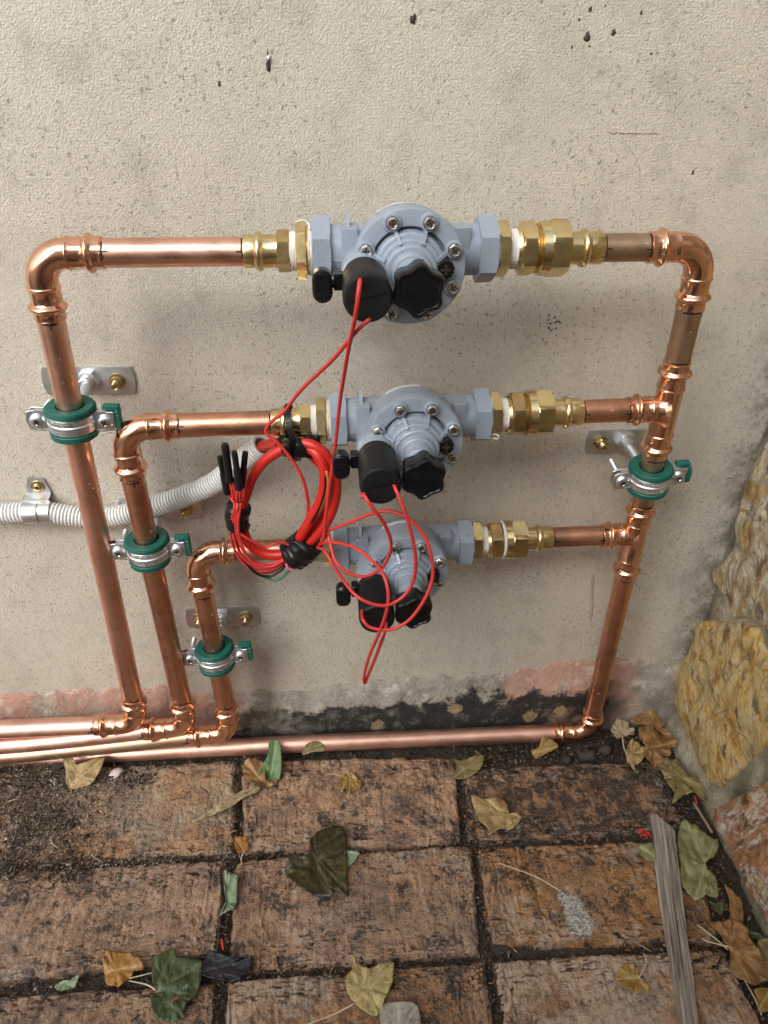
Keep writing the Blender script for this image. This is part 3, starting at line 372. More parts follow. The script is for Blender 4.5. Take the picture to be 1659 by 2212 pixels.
def m_leaf(name, a, b, vein, spot=None, rough=.5, spots=.3):
    q = NT(name); a = tuple(v*.66 for v in a); b = tuple(v*.84 for v in b); n = q.ramp(q.noise(90, 8, .72), (.40, 0.), (.60, 1.)); c = q.mix(n, a, b)
    big = q.noise(28, 4, .6); c = q.mix(q.math('MULTIPLY', q.ramp(big, (.45, 0.), (.68, 1.)), .5), c, tuple(v*.62 for v in a))
    if spot: c = q.mix(q.math('MULTIPLY', q.ramp(q.noise(130, 4, .6), (.60, 0.), (.68, 1.)), spots), c, spot)
    c = q.mix(q.math('MULTIPLY', q.ramp(q.noise(420, 4, .65), (.58, 0.), (.66, 1.)), .55), c, tuple(v*.35 for v in a)); v = q.attr('vein')[2]
    c = q.mix(q.math('MULTIPLY', v, .5), c, vein)
    q.set(Base_Color=c, Roughness=rough, Normal=q.bump(q.noise(170, 6, .66), .9, .0016)); q.b.inputs['Subsurface Weight'].default_value = 0
    return q.m

def m_wood():
    q = NT('weathered_wood'); cb = q.n('ShaderNodeCombineXYZ')
    for k, (vec, sc) in enumerate((((.966, -.258, 0), 14.), ((.258, .966, 0), .5), ((0, 0, 1), 10.))):
        dt = q.n('ShaderNodeVectorMath'); dt.operation = 'DOT_PRODUCT'; q.l(q.pos(), dt.inputs[0]); dt.inputs[1].default_value = vec; q.l(q.math('MULTIPLY', dt.outputs['Value'], sc), cb.inputs[k])
    n = q.noise(26, 7, .66, cb.outputs[0], .4); c = q.ramp(n, (.36, (.06, .048, .038)), (.45, (.18, .15, .12)), (.54, (.28, .24, .195)), (.64, (.40, .36, .295)))
    q.set(Base_Color=c, Roughness=.8, Normal=q.bump(n, .8, .002)); return q.m

M = {}
M['render'] = m_render(); M['plinth'] = m_plinth(); M['soil'] = m_soil(); M['litter'] = m_litter(); M['grit'] = m_litter(True)
M['brick'] = m_brick(); M['brick_pale'] = m_brick(1.); M['brick_dark'] = m_brick(0., 1.); M['brick_grit'] = m_brick(.3, .2, .75); M['brick_half'] = m_brick(.45, .1)
M['brick_splash'] = m_brick(.35, .35, 0., [(.213, -.2145, .006), (.2195, -.222, .0105), (.2205, -.233, .0125), (.2215, -.2400, .0135)]); M['mortar'] = m_mortar()
OC, OL, OD, OW = (.56, .33, .075), (.66, .47, .18), (.27, .13, .04), (.74, .68, .52)
M['stone_a'] = m_stone(.5, OC, OL, OD, (.58, .47, .27)); M['stone_b'] = m_stone(.25, (.50, .31, .09), (.42, .35, .23), OD, OW); M['stone_c'] = m_stone(-.3, (.52, .28, .10), (.40, .16, .075), (.26, .13, .07), (.70, .64, .53))
M['copper'] = m_metal('copper_tube', (.90, .535, .405), .31, (.44, .22, .145), .42, specks=True)
M['copper_pink'] = m_metal('copper_tube_pink', (.88, .54, .43), .42, (.55, .30, .23), .45, specks=True)
M['copper_dull'] = m_metal('copper_tube_dull', (.74, .385, .25), .33, (.28, .17, .125), .6, specks=True)
M['copper_brown'] = m_metal('copper_tube_brown', (.56, .38, .255), .40, (.27, .20, .13), .6)
M['copper_fit'] = m_metal('copper_fitting', (.90, .51, .34), .14, (.46, .22, .12), .45, .12)
M['brass'] = m_metal('brass', (.88, .72, .39), .19, (.50, .33, .12), .45, .12)
M['brass_dark'] = m_metal('brass_aged', (.78, .60, .30), .26, (.20, .12, .05), .5, .12)
M['zinc'] = m_metal('zinc_plate', (.74, .76, .78), .38, (.52, .55, .58), .5, .12)
M['yellow_zinc'] = m_metal('yellow_zinc', (.62, .52, .28), .26, (.30, .20, .08), .5)
M['steel'] = m_metal('stainless', (.76, .75, .72), .20)
M['valve'] = m_plain('grey_blue_plastic', (.275, .318, .380), .30, .05)
M['black'] = m_plain('black_plastic', (.006, .006, .0065), .26, .1, .35)
M['rubber'] = m_plain('black_rubber', (.009, .009, .0095), .50, .15, .3)
M['slot'] = m_plain('slot_dark', (.02, .018, .016), .6)
M['tape'] = m_plain('black_tape', (.008, .008, .009), .22, .1, .4)
M['red'] = m_plain('red_cable', (.56, .020, .014), .36, .04)
M['redwire'] = m_plain('red_wire', (.60, .038, .034), .42, .05)
M['orange'] = m_plain('orange_wire', (.70, .22, .02), .4); M['greenwire'] = m_plain('green_wire', (.01, .16, .07), .4); M['pink'] = m_plain('pink_wire', (.70, .16, .20), .4)
M['green'] = m_plain('green_rubber', (.005, .105, .078), .50, .1)
M['conduit'] = m_plain('grey_conduit', (.76, .77, .75), .40)
M['ptfe'] = m_plain('thread_tape_white', (.66, .65, .62), .6, .3)
M['white'] = m_plain('label_white', (.58, .60, .62), .5)
M['marker'] = m_plain('marker_ink', (.010, .010, .012), .5)
M['water'] = m_plain('water', (.92, .94, .97), .02, 0, .5, .88, var=0)
M['wood'] = m_wood()
M['mud'] = m_plain('dried_mud', (.05, .038, .028), .9)
M['scuff'] = m_plain('scuff', (.24, .20, .15), .9, var=.4)
M['drip'] = m_plain('drip_stain', (.33, .275, .20), .85, var=.3)
M['twig'] = m_plain('dry_twig', (.24, .17, .11), .8, var=.3); M['straw'] = m_plain('dry_straw', (.50, .42, .28), .7, var=.2); M['bark'] = m_plain('bark', (.17, .075, .04), .8)
M['pebble'] = m_plain('pebble', (.55, .45, .40), .7); M['lump'] = m_plain('dark_clod', (.045, .034, .028), .85, 1., var=.5)
LM = dict(
 tan=m_leaf('leaf_tan', (.40, .26, .10), (.50, .36, .16), (.55, .42, .22), (.20, .12, .05)),
 brown=m_leaf('leaf_brown', (.27, .135, .042), (.38, .205, .07), (.44, .27, .11), (.12, .06, .025)),
 golden=m_leaf('leaf_golden', (.34, .20, .045), (.44, .28, .08), (.52, .38, .17), (.16, .08, .02), .38),
 orange=m_leaf('leaf_orange', (.40, .17, .030), (.47, .25, .055), (.5, .3, .1), (.13, .06, .02), .35, .6),
 yellow=m_leaf('leaf_yellow', (.46, .36, .13), (.56, .47, .20), (.55, .38, .18), (.30, .22, .08), .5, .25),
 green=m_leaf('leaf_green', (.095, .19, .055), (.19, .31, .12), (.28, .38, .20), (.05, .09, .03), .5, .2),
 palegreen=m_leaf('leaf_pale_green', (.20, .30, .17), (.33, .42, .27), (.4, .45, .33), None, .55),
 sage=m_leaf('leaf_sage', (.235, .235, .085), (.36, .36, .17), (.42, .41, .24), (.10, .09, .04), .5, .4),
 deep=m_leaf('leaf_deep_green', (.028, .062, .014), (.075, .115, .035), (.16, .17, .08), (.30, .34, .26), .28, .35),
 wet=m_leaf('leaf_wet_dark', (.038, .034, .010), (.085, .070, .020), (.15, .11, .04), (.02, .015, .008), .16),
 pale=m_leaf('leaf_pale', (.44, .34, .19), (.56, .46, .29), (.50, .38, .20), (.25, .17, .08), .6),
 grey=m_leaf('leaf_grey', (.34, .31, .25), (.48, .45, .37), (.5, .46, .38), None, .6),
 olive=m_leaf('leaf_olive', (.21, .165, .055), (.31, .24, .095), (.36, .28, .13), (.10, .07, .03), .5),
 film=m_leaf('tape_film', (.006, .007, .011), (.016, .019, .028), (.03, .035, .05), None, .18))

# ------------------------------------------------------------------ geometry helpers (numpy: V (n,3), F list)
def A_(p): return np.array(p, float)
def unit(v): v = A_(v); return v/np.linalg.norm(v)
def join(*gs):
    V, F, n = [], [], 0
    for v, f in gs:
        V.append(v); F += [tuple(i+n for i in q) for q in f]; n += len(v)
    return np.vstack(V), F
def ortho(axis, ref):
    a = unit(axis); r = A_(ref); r = r - a*(r@a); r = r/np.linalg.norm(r); return a, r, np.cross(a, r)
def tube_faces(m, n, caps=True):
    F = []
    for i in range(m-1):
        for j in range(n):
            k = (j+1) % n; F.append((i*n+j, i*n+k, (i+1)*n+k, (i+1)*n+j))
    if caps: F.append(tuple(range(n-1, -1, -1))); F.append(tuple((m-1)*n+j for j in range(n)))
    return F
def hexr(th, r, ap, k=6):
    s = 2*pi/k; a = (th + s/2) % s - s/2; return np.minimum(r, ap/np.cos(a))
def lathe(prof, O, axis, ref=(0, -.8, .6), n=48, caps=True, rf=None):
    """prof: (t, r) or (t, r, apothem); axis from O"""
    a, r, b = ortho(axis, ref); th = np.arange(n)*2*pi/n; V = []
    for e in prof:
        rad = hexr(th, e[1], e[2]) if len(e) > 2 else np.full(n, e[1])
        if rf: rad = rf(e[0], rad, th)
        V.append(A_(O) + a*e[0] + np.outer(rad*np.cos(th), r) + np.outer(rad*np.sin(th), b))
    return np.vstack(V), tube_faces(len(prof), n, caps)
def sweep(P, R, n=16, caps=True, ref=None, hx=None):
    P = A_(P); m = len(P); R = np.full(m, R) if np.isscalar(R) else A_(R)
    T = np.gradient(P, axis=0); T /= np.linalg.norm(T, axis=1)[:, None]
    r = A_(ref) if ref is not None else (A_((0, 0, 1)) if abs(T[0][2]) < .8 else A_((0, -1, 0)))
    th = np.arange(n)*2*pi/n; V = []
    for i in range(m):
        r = r - T[i]*(r@T[i]); r /= np.linalg.norm(r); b = np.cross(T[i], r)
        rad = np.full(n, R[i])
        if hx is not None and hx[i] < 1: rad = hexr(th, R[i], R[i]*hx[i])
        V.append(P[i] + np.outer(rad*np.cos(th), r) + np.outer(rad*np.sin(th), b))
    return np.vstack(V), tube_faces(m, n, caps)
def catmull(P, k=8, closed=False):
    P = A_(P); n = len(P); out = []
    rng = range(n if closed else n-1)
    for i in rng:
        p0 = P[(i-1) % n] if closed or i > 0 else 2*P[0]-P[1]; p1 = P[i]; p2 = P[(i+1) % n]
        p3 = P[(i+2) % n] if closed or i+2 < n else 2*P[-1]-P[-2]
        for j in range(k):
            t = j/k; out.append(.5*((2*p1) + (-p0+p2)*t + (2*p0-5*p1+4*p2-p3)*t*t + (-p0+3*p1-3*p2+p3)*t**3))
    if not closed: out.append(P[-1])
    return A_(out)
def prism(out, O, X, Y, Z, h0, h1, ch=0.):
    """2D outline in (X,Y), extruded along Z with a chamfered top"""
    out = A_(out); n = len(out); c = out.mean(0); X, Y, Z, O = map(A_, (X, Y, Z, O))
    lv = [(h0, 0.), (h1-ch, 0.), (h1, ch)] if ch else [(h0, 0.), (h1, 0.)]; V = []
    for h, i in lv:
        q = out - (out-c)/np.maximum(1e-9, np.linalg.norm(out-c, axis=1))[:, None]*i
        V.append(O + np.outer(q[:, 0], X) + np.outer(q[:, 1], Y) + Z*h)
    return np.vstack(V), tube_faces(len(lv), n)
def stadium(w, h, k=8):
    r = w/2; o = []
    for i in range(k+1): a = pi*i/k; o.append((r*cos(a), h/2-r+r*sin(a)))
    for i in range(k+1): a = pi+pi*i/k; o.append((r*cos(a), -h/2+r+r*sin(a)))
    return o
def rrect(w, h, r, k=4):
    o = []
    for cx, cy, a0 in ((w/2-r, h/2-r, 0), (-w/2+r, h/2-r, 90), (-w/2+r, -h/2+r, 180), (w/2-r, -h/2+r, 270)):
        for i in range(k+1): a = radians(a0+90*i/k); o.append((cx+r*cos(a), cy+r*sin(a)))
    return o
def box(c, s, X=(1, 0, 0), Y=(0, 1, 0), Z=(0, 0, 1), ch=.0006):
    return prism(rrect(s[0], s[1], min(ch*1.5, s[0]*.3, s[1]*.3), 2), c, X, Y, Z, -s[2]/2, s[2]/2, min(ch, s[2]*.3))
def text_geo(txt, size, depth=.0004):
    cu = bpy.data.curves.new('t', 'FONT'); cu.body = txt; cu.size = size; cu.extrude = depth/2; cu.align_x = 'CENTER'; cu.align_y = 'CENTER'; cu.resolution_u = 3
    ob = bpy.data.objects.new('t', cu); COL.objects.link(ob); dg = bpy.context.evaluated_depsgraph_get(); e = ob.evaluated_get(dg); me = e.to_mesh()
    V = A_([tuple(v.co) for v in me.vertices]); F = [tuple(p.vertices) for p in me.polygons]; e.to_mesh_clear()
    bpy.data.objects.remove(ob); bpy.data.curves.remove(cu); return V, F
def wrap_text(txt, size, O, axis, front, r, h):
    """raised lettering bent round a cylinder; axis is up, front the outward direction"""
    V, F = text_geo(txt, size); a, f, b = ortho(axis, front); s = -b if True else b; th = V[:, 0]/r
    P = A_(O) + np.outer(V[:, 1]+h, a) + np.outer((r+V[:, 2])*np.cos(th), f) + np.outer((r+V[:, 2])*np.sin(th), np.cross(a, f)); return P, F

# ------------------------------------------------------------------ scene helpers
class Thing:
    def __init__(s, name, label=None, cat=None, loc=(0, 0, 0), group=None, rot=None, kind=None):
        s.o = bpy.data.objects.new(name, None); COL.objects.link(s.o); s.o.empty_display_size = .01
        s.Mx = Matrix.Translation(Vector(loc)) @ (rot.to_4x4() if rot else Matrix.Identity(4)); s.o.matrix_world = s.Mx
        s.inv = np.array(s.Mx.inverted())
        tag(s.o, label, cat, group, kind)
    def part(s, name, geo, mat, parent=None, local=False, sharp=35, label=None, kind=None):
        V, F = geo; V = A_(V)
        if not local: V = V @ s.inv[:3, :3].T + s.inv[:3, 3]
        o = mobj(name, V, F, mat, sharp); o.parent = parent or s.o
        if label: o['label'] = label
        if kind: o['kind'] = kind
        return o
def tag(o, label=None, cat=None, group=None, kind=None):
    if label: o['label'] = label
    if cat: o['category'] = cat
    if group: o['group'] = group
    if kind: o['kind'] = kind
    return o
def mobj(name, V, F, mat, sharp=35):
    me = bpy.data.meshes.new(name); me.from_pydata([tuple(v) for v in V], [], F); me.update()
    me.polygons.foreach_set('use_smooth', [True]*len(me.polygons))
    if sharp is not None and sharp < 180: me.set_sharp_from_angle(angle=radians(sharp))
    if isinstance(mat, str): mat = M[mat]
    me.materials.append(mat); o = bpy.data.objects.new(name, me); COL.objects.link(o); return o
def solo(name, geo, mat, label, cat, group=None, base=None, sharp=35):
    V, F = geo; V = A_(V); b = A_(base) if base is not None else A_((V[:, 0].mean(), V[:, 1].mean(), V[:, 2].min()))
    o = mobj(name, V-b, F, mat, sharp); o.location = b; return tag(o, label, cat, group)
def copy_tree(o, parent=None):
    c = o.copy(); COL.objects.link(c); c.parent = parent
    for ch in o.children: copy_tree(ch, c)
    return c
def nz(x, y, z=0., s=1.): return noise.noise(Vector((x*s, y*s, z*s)))
def fbm(x, y, z=0., s=1., o=4): return noise.fractal(Vector((x*s, y*s, z*s)), .9, 2.1, o)

# ================================================================== THE SETTING
# ground: one sheet to the horizon, a little below the paving, finely divided near the wall
def ground():
    xs = np.unique(np.concatenate([[-60, -20, -6, -2.5, -1.2], np.linspace(-.9, .40, 131), [.43, .8, 2, 6, 20, 60]]))
    ys = np.unique(np.concatenate([[-60, -20, -6, -2.5, -1.4], np.linspace(-.9, .02, 93), [.06, .5, 3, 20, 60]]))
    V = []
    for y in ys:
        for x in xs:
            z = -.0085 + .004*fbm(x, y, 1, 30, 3) + .002*fbm(x, y, 5, 110, 2)
            if y > -.05 and x > -.5: z += .004*max(0., fbm(x, y, 2, 14, 3)) 
            if x < -.20 and y > -.19: z += .010*max(0., min(1., (-.20-x)*7))*max(0., .6+fbm(x, y, 3, 22, 3))
            if abs(x) > 1 or y < -1: z = -.012
            V.append((x, y, z))
    n = len(xs); F = [(j*n+i, j*n+i+1, (j+1)*n+i+1, (j+1)*n+i) for j in range(len(ys)-1) for i in range(n-1)]
    return tag(mobj('ground', A_(V), F, 'soil', 180), 'dark damp soil and leaf litter under the paving', None, None, 'structure')
ground()

# ---- brick paving: every brick its own worn block
pav = Thing('brick_paving', 'worn red clay brick paving in a stack bond', None, (0, -.25, 0), None, None, 'structure')
def brick(cs, mat, seed, nx=64, ny=32, tilt=(0, 0, 0)):
    cs = [A_((*c, 0)) for c in cs]; V = []; 
    for j in range(ny+1):
        for i in range(nx+1):
            u, v = i/nx, j/ny
            u2 = .5-.5*cos(pi*u) if True else u; v2 = .5-.5*cos(pi*v); u2 = .55*u+.45*u2; v2 = .5*v+.5*v2
            p = (cs[0]*(1-u2)+cs[1]*u2)*(1-v2)+(cs[3]*(1-u2)+cs[2]*u2)*v2
            x, y = p[0], p[1]
            ex = min(u2, 1-u2)*.225; ey = min(v2, 1-v2)*.105
            # ragged arrises
            jag = .0026*fbm(x, y, seed, 75, 4)
            e = min(ex, ey); cr = sqrt(max(0., ex)*max(0., ey)); k = max(0., 1-(e+jag*.6)/.0042)
            corner = max(0., 1-cr/.008)
            z = .0007*fbm(x, y, seed, 130, 4) + .0014*fbm(x, y, seed+3, 18, 3) - .0022*max(0., fbm(x*3.2, y*.35, seed+5, 55, 3)-.18) - .0040*k**2 - .0022*corner - .0009*max(0., min(1., (nz(x*260, y*30, seed+2)-.38)*6)) - .0012*max(0., min(1., (nz(x*120, y*120, seed+6)-.42)*5))
            chip = fbm(x, y, seed+9, 26, 3)
            if e < .014 and chip > .22: z -= .006*(chip-.22)*(1-e/.014)
            pit = nz(x, y, seed, 170)
            if pit > .40: z -= .005*(pit-.40)
            x += .0019*fbm(y*1.0, seed+u, 3, 70, 5)*(1 if ex < .03 else .3); y += .0019*fbm(x, seed+v, 7, 65, 5)*(1 if ey < .03 else .3)
            z += tilt[0] + tilt[1]*(u-.5) + tilt[2]*(v-.5)
            V.append((x, y, z))
    n = nx+1; F = [(j*n+i, (j+1)*n+i, (j+1)*n+i+1, j*n+i+1) for j in range(ny) for i in range(nx)]
    rim = [i for i in range(n)] + [j*n+nx for j in range(1, ny+1)] + [ny*n+i for i in range(nx-1, -1, -1)] + [j*n for j in range(ny-1, 0, -1)]
    b0 = len(V)
    for k_ in rim: V.append((V[k_][0], V[k_][1], -.045))
    m = len(rim)
    for k_ in range(m): F.append((rim[k_], rim[(k_+1) % m], b0+(k_+1) % m, b0+k_))
    return A_(V), F
bm_ = dict(b11='brick_grit', b12='brick', b13='brick_dark', b21='brick', b22='brick', b23='brick_splash', b31='brick', b32='brick_half', b33='brick_pale')
tl = dict(b11=(-.001, .001, 0), b12=(.001, 0, .001), b13=(-.001, 0, .002), b21=(0, .001, 0), b22=(.001, 0, -.001), b23=(0, -.001, .001), b31=(-.001, 0, 0), b32=(0, .001, 0), b33=(.001, 0, .001))
for i, (k, cs) in enumerate(BRICK.items()):
    cm = A_(cs).mean(0); cs = [tuple(A_(c_)+np.sign(A_(c_)-cm)*.0016) for c_ in cs]
    pav.part('brick', brick(cs, None, i*3.7, 170, 84, tilt=tl[k]), bm_[k], sharp=180)
# more of the same beyond the frame, towards the viewer and along the wall
for r_ in range(0, 8):
    for c_ in range(-4, 2):
        y0 = -.037-.1135*r_; x0 = -.103+.2385*c_ + .004*nz(r_, c_, 3)
        if r_ < 3 and c_ >= -1: continue
        if c_ == 1 and r_ >= 3: w = .215
        else: w = .227
        cs = [(x0, y0-.002), (x0+w, y0-.002), (x0+w, y0-.105), (x0, y0-.105)]
        if r_ == 0: cs = [(a, b-.008) for a, b in cs]
        if c_ == -2 and r_ < 3:
            lim = min(BRICK['b%d1' % (r_+1)][0][0], BRICK['b%d1' % (r_+1)][3][0])-.012; cs = [(min(a, lim) if i in (1, 2) else a, b) for i, (a, b) in enumerate(cs)]
        pav.part('brick', brick(cs, None, 50+r_*7+c_, 14, 8), ('brick', 'brick_half', 'brick_dark', 'brick')[(r_*3+c_) % 4], sharp=180)

# ---- loose litter in the joints, along the wall foot and at the stone wall
def litter(n, spots, smin, smax, seed):
    rs = np.random.RandomState(seed); V, F = [], []
    octa = A_([(1, 0, 0), (-1, 0, 0), (0, 1, 0), (0, -1, 0), (0, 0, 1), (0, 0, -1)])
    of = [(0, 2, 4), (2, 1, 4), (1, 3, 4), (3, 0, 4), (2, 0, 5), (1, 2, 5), (3, 1, 5), (0, 3, 5)]
    for i in range(n):
        x0, y0, x1, y1, w, zb = spots[rs.choice(len(spots), p=PW)]
        t = rs.rand(); x = x0+(x1-x0)*t+rs.randn()*w; y = y0+(y1-y0)*t+rs.randn()*w
        s = smin+(smax-smin)*rs.rand()**3
        q = Matrix.Rotation(rs.rand()*6.3, 3, 'Z') @ Matrix.Rotation((rs.rand()-.5)*1.2, 3, 'X')
        sc = A_((.8+rs.rand()*.6+(1.2 if rs.rand() < .12 else 0), .5+rs.rand()*.5, .35+rs.rand()*.45))*s*.5
        v = (octa*sc*(.8+.4*rs.rand(6, 1))) @ np.array(q).T
        b = len(V); V += [(a[0]+x, a[1]+y, a[2]+zb+sc[2]*.7) for a in v]; F += [tuple(k+b for k in f) for f in of]
    return A_(V), F
J = [(-.40, -.152, -.10, -.152, .0045, -.004), (-.10, -.153, .36, -.156, .0035, -.005), (-.34, -.263, -.1, -.260, .0035, -.004), (-.1, -.263, .35, -.266, .0035, -.005),
     (-.107, -.04, -.100, -.35, .003, -.004), (.139, -.05, .130, -.35, .004, -.004), (.365, -.02, .365, -.35, .010, -.004), (.345, -.25, .36, -.36, .006, -.003),
     (-.40, -.028, .33, -.030, .010, -.005), (-.38, -.008, .36, -.008, .004, -.002), (.30, -.03, .385, -.02, .012, -.003), (-.36, -.06, -.27, -.12, .022, .001), (-.36, -.14, -.24, -.16, .010, .001), (-.40, -.05, -.20, -.052, .008, -.001), (.14, -.046, .36, -.050, .008, -.005), (.372, -.10, .372, -.34, .006, -.004)]
PW = A_([1.2, 1.2, .9, 1., 1.1, 1.3, 2.2, .8, 2.4, .8, 1.4, 1.5, 1.2, 1.2, 1.8, 1.6]); PW /= PW.sum()
tag(mobj('leaf_litter', *litter(20000, J, .0008, .0042, 3), 'litter', 180), 'crumbs of soil, bark and grit in the paving joints and along the wall foot', 'soil', None, 'stuff')
PW_ = PW.copy(); G = [(-.37, -.05, -.22, -.075, .020, .000), (-.37, -.09, -.24, -.13, .022, .000), (-.38, -.152, -.16, -.151, .007, -.001)]; PW = A_([1., 1.2, .6]); PW /= PW.sum()
tag(mobj('grit', *litter(9000, G, .0007, .0026, 13), 'grit', 180), 'pale grit washed over the brick at the wall foot', 'grit', None, 'stuff')
PW = PW_
def flakes(n, spots, seed):
    rs = np.random.RandomState(seed); V, F = [], []
    for i in range(n):
        x0, y0, x1, y1, w, zb = spots[rs.choice(len(spots), p=PW)]; t = rs.rand(); x = x0+(x1-x0)*t+rs.randn()*w; y = y0+(y1-y0)*t+rs.randn()*w
        a = rs.rand()*6.3; L = .003+.012*rs.rand()**2; wd = .0004+.0007*rs.rand(); dx, dy = cos(a), sin(a); b = len(V); lift = rs.rand()*.004
        for k in range(3):
            tt = k/2-.5; c = A_((x+dx*L*tt-dy*L*.1*(1-4*tt*tt), y+dy*L*tt+dx*L*.1*(1-4*tt*tt), zb+.003+lift*k*.5))
            for sx, sz in ((1, 0), (0, 1), (-1, 0), (0, -1)): V.append(c+A_((-dy*wd*sx, dx*wd*sx, wd*.6*sz)))
        for k in range(2):
            for j in range(4): F.append((b+k*4+j, b+k*4+(j+1) % 4, b+k*4+4+(j+1) % 4, b+k*4+4+j))
        F += [(b+3, b+2, b+1, b), (b+8, b+9, b+10, b+11)]
    return A_(V), F
tag(mobj('plant_fibres', *flakes(800, J, 9), 'litter', 180), 'dry fibres and needles scattered through the joint soil', 'plant debris', None, 'stuff')

# ---- rendered wall with its lumpy plaster foot
wall = Thing('rendered_wall', 'beige stucco rendered wall with a stained pink and black plaster foot', 'wall', (0, .06, -.02))
wall.part('render', box((-.8, .06, 1.24), (2.50, .12, 2.5), ch=.0005), 'render', sharp=30)
def plinth():
    nx, nz_ = 330, 34; xs = np.linspace(-1.2, .42, nx); V = []
    for j in range(nz_):
        for x in xs:
            top = .086 + .011*fbm(x, 0, 4, 9, 4) + .007*fbm(x, 3, 4, 45, 4) + (.012 if x > .19 else 0)*min(1, (x-.19)*20) - .014*math.exp(-((x+.05)/.10)**2)
            t = j/(nz_-1); z = -.02 + (top+.02)*t
            th = .0075*min(1., (1-t)*3.2)**1.0*(1+.35*fbm(x, z, 8, 17, 5)) + .0012*fbm(x, z, 2, 90, 3) + .004*(1-t)
            V.append((x, -max(.0004, th) if j < nz_-1 else .003, z))
    F = [(j*nx+i, j*nx+i+1, (j+1)*nx+i+1, (j+1)*nx+i) for j in range(nz_-1) for i in range(nx-1)]
    return A_(V), F
wall.part('plaster_foot', plinth(), 'plinth', sharp=180, label='lumpy pink and grey plaster foot with black mould along the ground')
def lump(p, s, seed, flat=.5, nrm=(0, -1, 0)):
    bm = bmesh.new(); bmesh.ops.create_icosphere(bm, subdivisions=2, radius=1); V = A_([tuple(v.co) for v in bm.verts]); F = [tuple(v.index for v in f.verts) for f in bm.faces]; bm.free()
    for i, v in enumerate(V): V[i] = v*(1+.9*fbm(v[0]+seed, v[1], v[2], 1.9, 3))
    V = V + .0; V = V*A_(s); a = A_(nrm); return V + A_(p) + a*0, F
for k, s in dict(w1=(.0022, .0012, .0026), w2=(.0014, .0012, .0058), w3=(.0022, .0010, .0028), w4=(.0014, .0010, .0020), w5=(.0009, .0008, .0018), w6=(.0011, .0008, .0018), w7=(.0009, .0006, .0016), w9=(.0009, .0006, .0013)).items():
    wall.part('mud_spot', lump(PTS[k], s, hash(k) % 7), 'mud', sharp=180)
wall.part('insect_case', lump(A_(PTS['w2'])+A_((.0006, -.001, .0042)), (.0012, .0018, .0016), 3), 'ptfe', sharp=180)
for i in range(9):
    p = A_(PTS['w3'])+A_((random.uniform(-.02, .05), 0, random.uniform(-.01, .025))); wall.part('mud_spot', lump(p, (.0004+.0007*random.random(), .0005, .0005+.0008*random.random()), i), 'mud', sharp=180)
for i in range(16):
    p = A_(PTS['w8'])+A_((random.gauss(0, .004), 0, random.gauss(0, .005))); wall.part('mud_spot', lump(p, (.0004+.0007*random.random(), .0004, .0004+.0007*random.random()), i), 'mud', sharp=180)
for a, b, w in (('sc1', 'sc2', .0007), ('sc3', 'sc4', .0003)):
    a, b = A_(PTS[a]), A_(PTS[b]); P = [a+(b-a)*t+A_((.006*sin(t*3)*(a[0]-b[0] > -.03), -.0002, .0016*nz(t*13, 1))) for t in np.linspace(0, 1, 40)]
    wall.part('scuff_mark', sweep(P, [w*(.15+1.3*abs(nz(t*31, 3+w*9e3))) for t in np.linspace(0, 1, 40)], 6), 'scuff', sharp=180)

def smear(a, b, w, seed, n=30):
    a, b = A_(a), A_(b); V = []
    for i in range(n):
        t = i/(n-1); c = a+(b-a)*t; ww = w*(.35+.65*sin(pi*min(1, t*1.05+.05))**.5)*(1+.35*fbm(t*6, seed, 0, 1, 3)); jx = .0012*fbm(t*4, seed+3, 0, 1, 3)
        for k, dy in ((-1, .0002), (-.6, -.0004), (.6, -.0004), (1, .0002)): V.append((c[0]+k*ww+jx, dy, c[2]))
    F = [(i*4+j, i*4+j+1, i*4+5+j, i*4+4+j) for i in range(n-1) for j in range(3)]
    return A_(V), F
wall.part('drip_stain', smear(PTS['drip1'], PTS['drip2'], .0024, 3), 'drip', sharp=180)

# ---- rubble stone wall on the right
sw = Thing('stone_wall', 'rubble garden wall of golden and white quartzite set in mossy mortar', 'wall', (.46, -.3, -.02))
def mortar():
    ny_, nz_ = 150, 120; ys = np.linspace(-1.0, .015, ny_); zs = np.linspace(-.03, .95, nz_); V = []
    for z in zs:
        for y in ys:
            x = .4035 + .012*max(0., (y+.02)/.03) + .0045*fbm(y, z, 3, 14, 4) + .0022*fbm(y, z, 1, 70, 4) - .010*math.exp(-((z)/.02)**2)
            V.append((x, y, z))
    F = [(j*ny_+i, (j+1)*ny_+i, (j+1)*ny_+i+1, j*ny_+i+1) for j in range(nz_-1) for i in range(ny_-1)]
    return A_(V), F
sw.part('mortar', mortar(), 'mortar', sharp=180)
def stone(out, x0, bulge, seed, ridged=0., grow=1.):
    o = catmull([(0, a, b) for a, b in out], 7, True); n = len(o); c = o.mean(0); o = c+(o-c)*grow; V = []; rings = [(1.0, .030), (1.0, .003), (.985, .0006), (.96, 0.)] + [(t, None) for t in np.linspace(.88, .06, 15)]
    for t, dx in rings:
        for p in o:
            q = c+(p-c)*t; jag = .0022*fbm(q[1], q[2], seed, 60, 3); q = q+(p-c)/np.linalg.norm(p-c)*jag*(t > .9)
            d = dx if dx is not None else -bulge*(1-t**2.2)
            rg = ridged*abs(nz(q[1]*1.8+q[2]*.35, q[2]*.30, seed, 42)) if dx is None or dx < .002 else 0
            V.append((x0+d+(.0030*fbm(q[1], q[2], seed, 24, 4)+.0012*fbm(q[1], q[2], seed+2, 110, 3)+rg)*(dx is None or dx < .004), q[1], q[2]))
    V.append(tuple(A_(V[-n:]).mean(0))); m = len(rings)
    F = [(k*n+j, (k+1)*n+j, (k+1)*n+(j+1) % n, k*n+(j+1) % n) for k in range(m-1) for j in range(n)]
    F += [((m-1)*n+j, len(V)-1, (m-1)*n+(j+1) % n) for j in range(n)]
    return A_(V), F
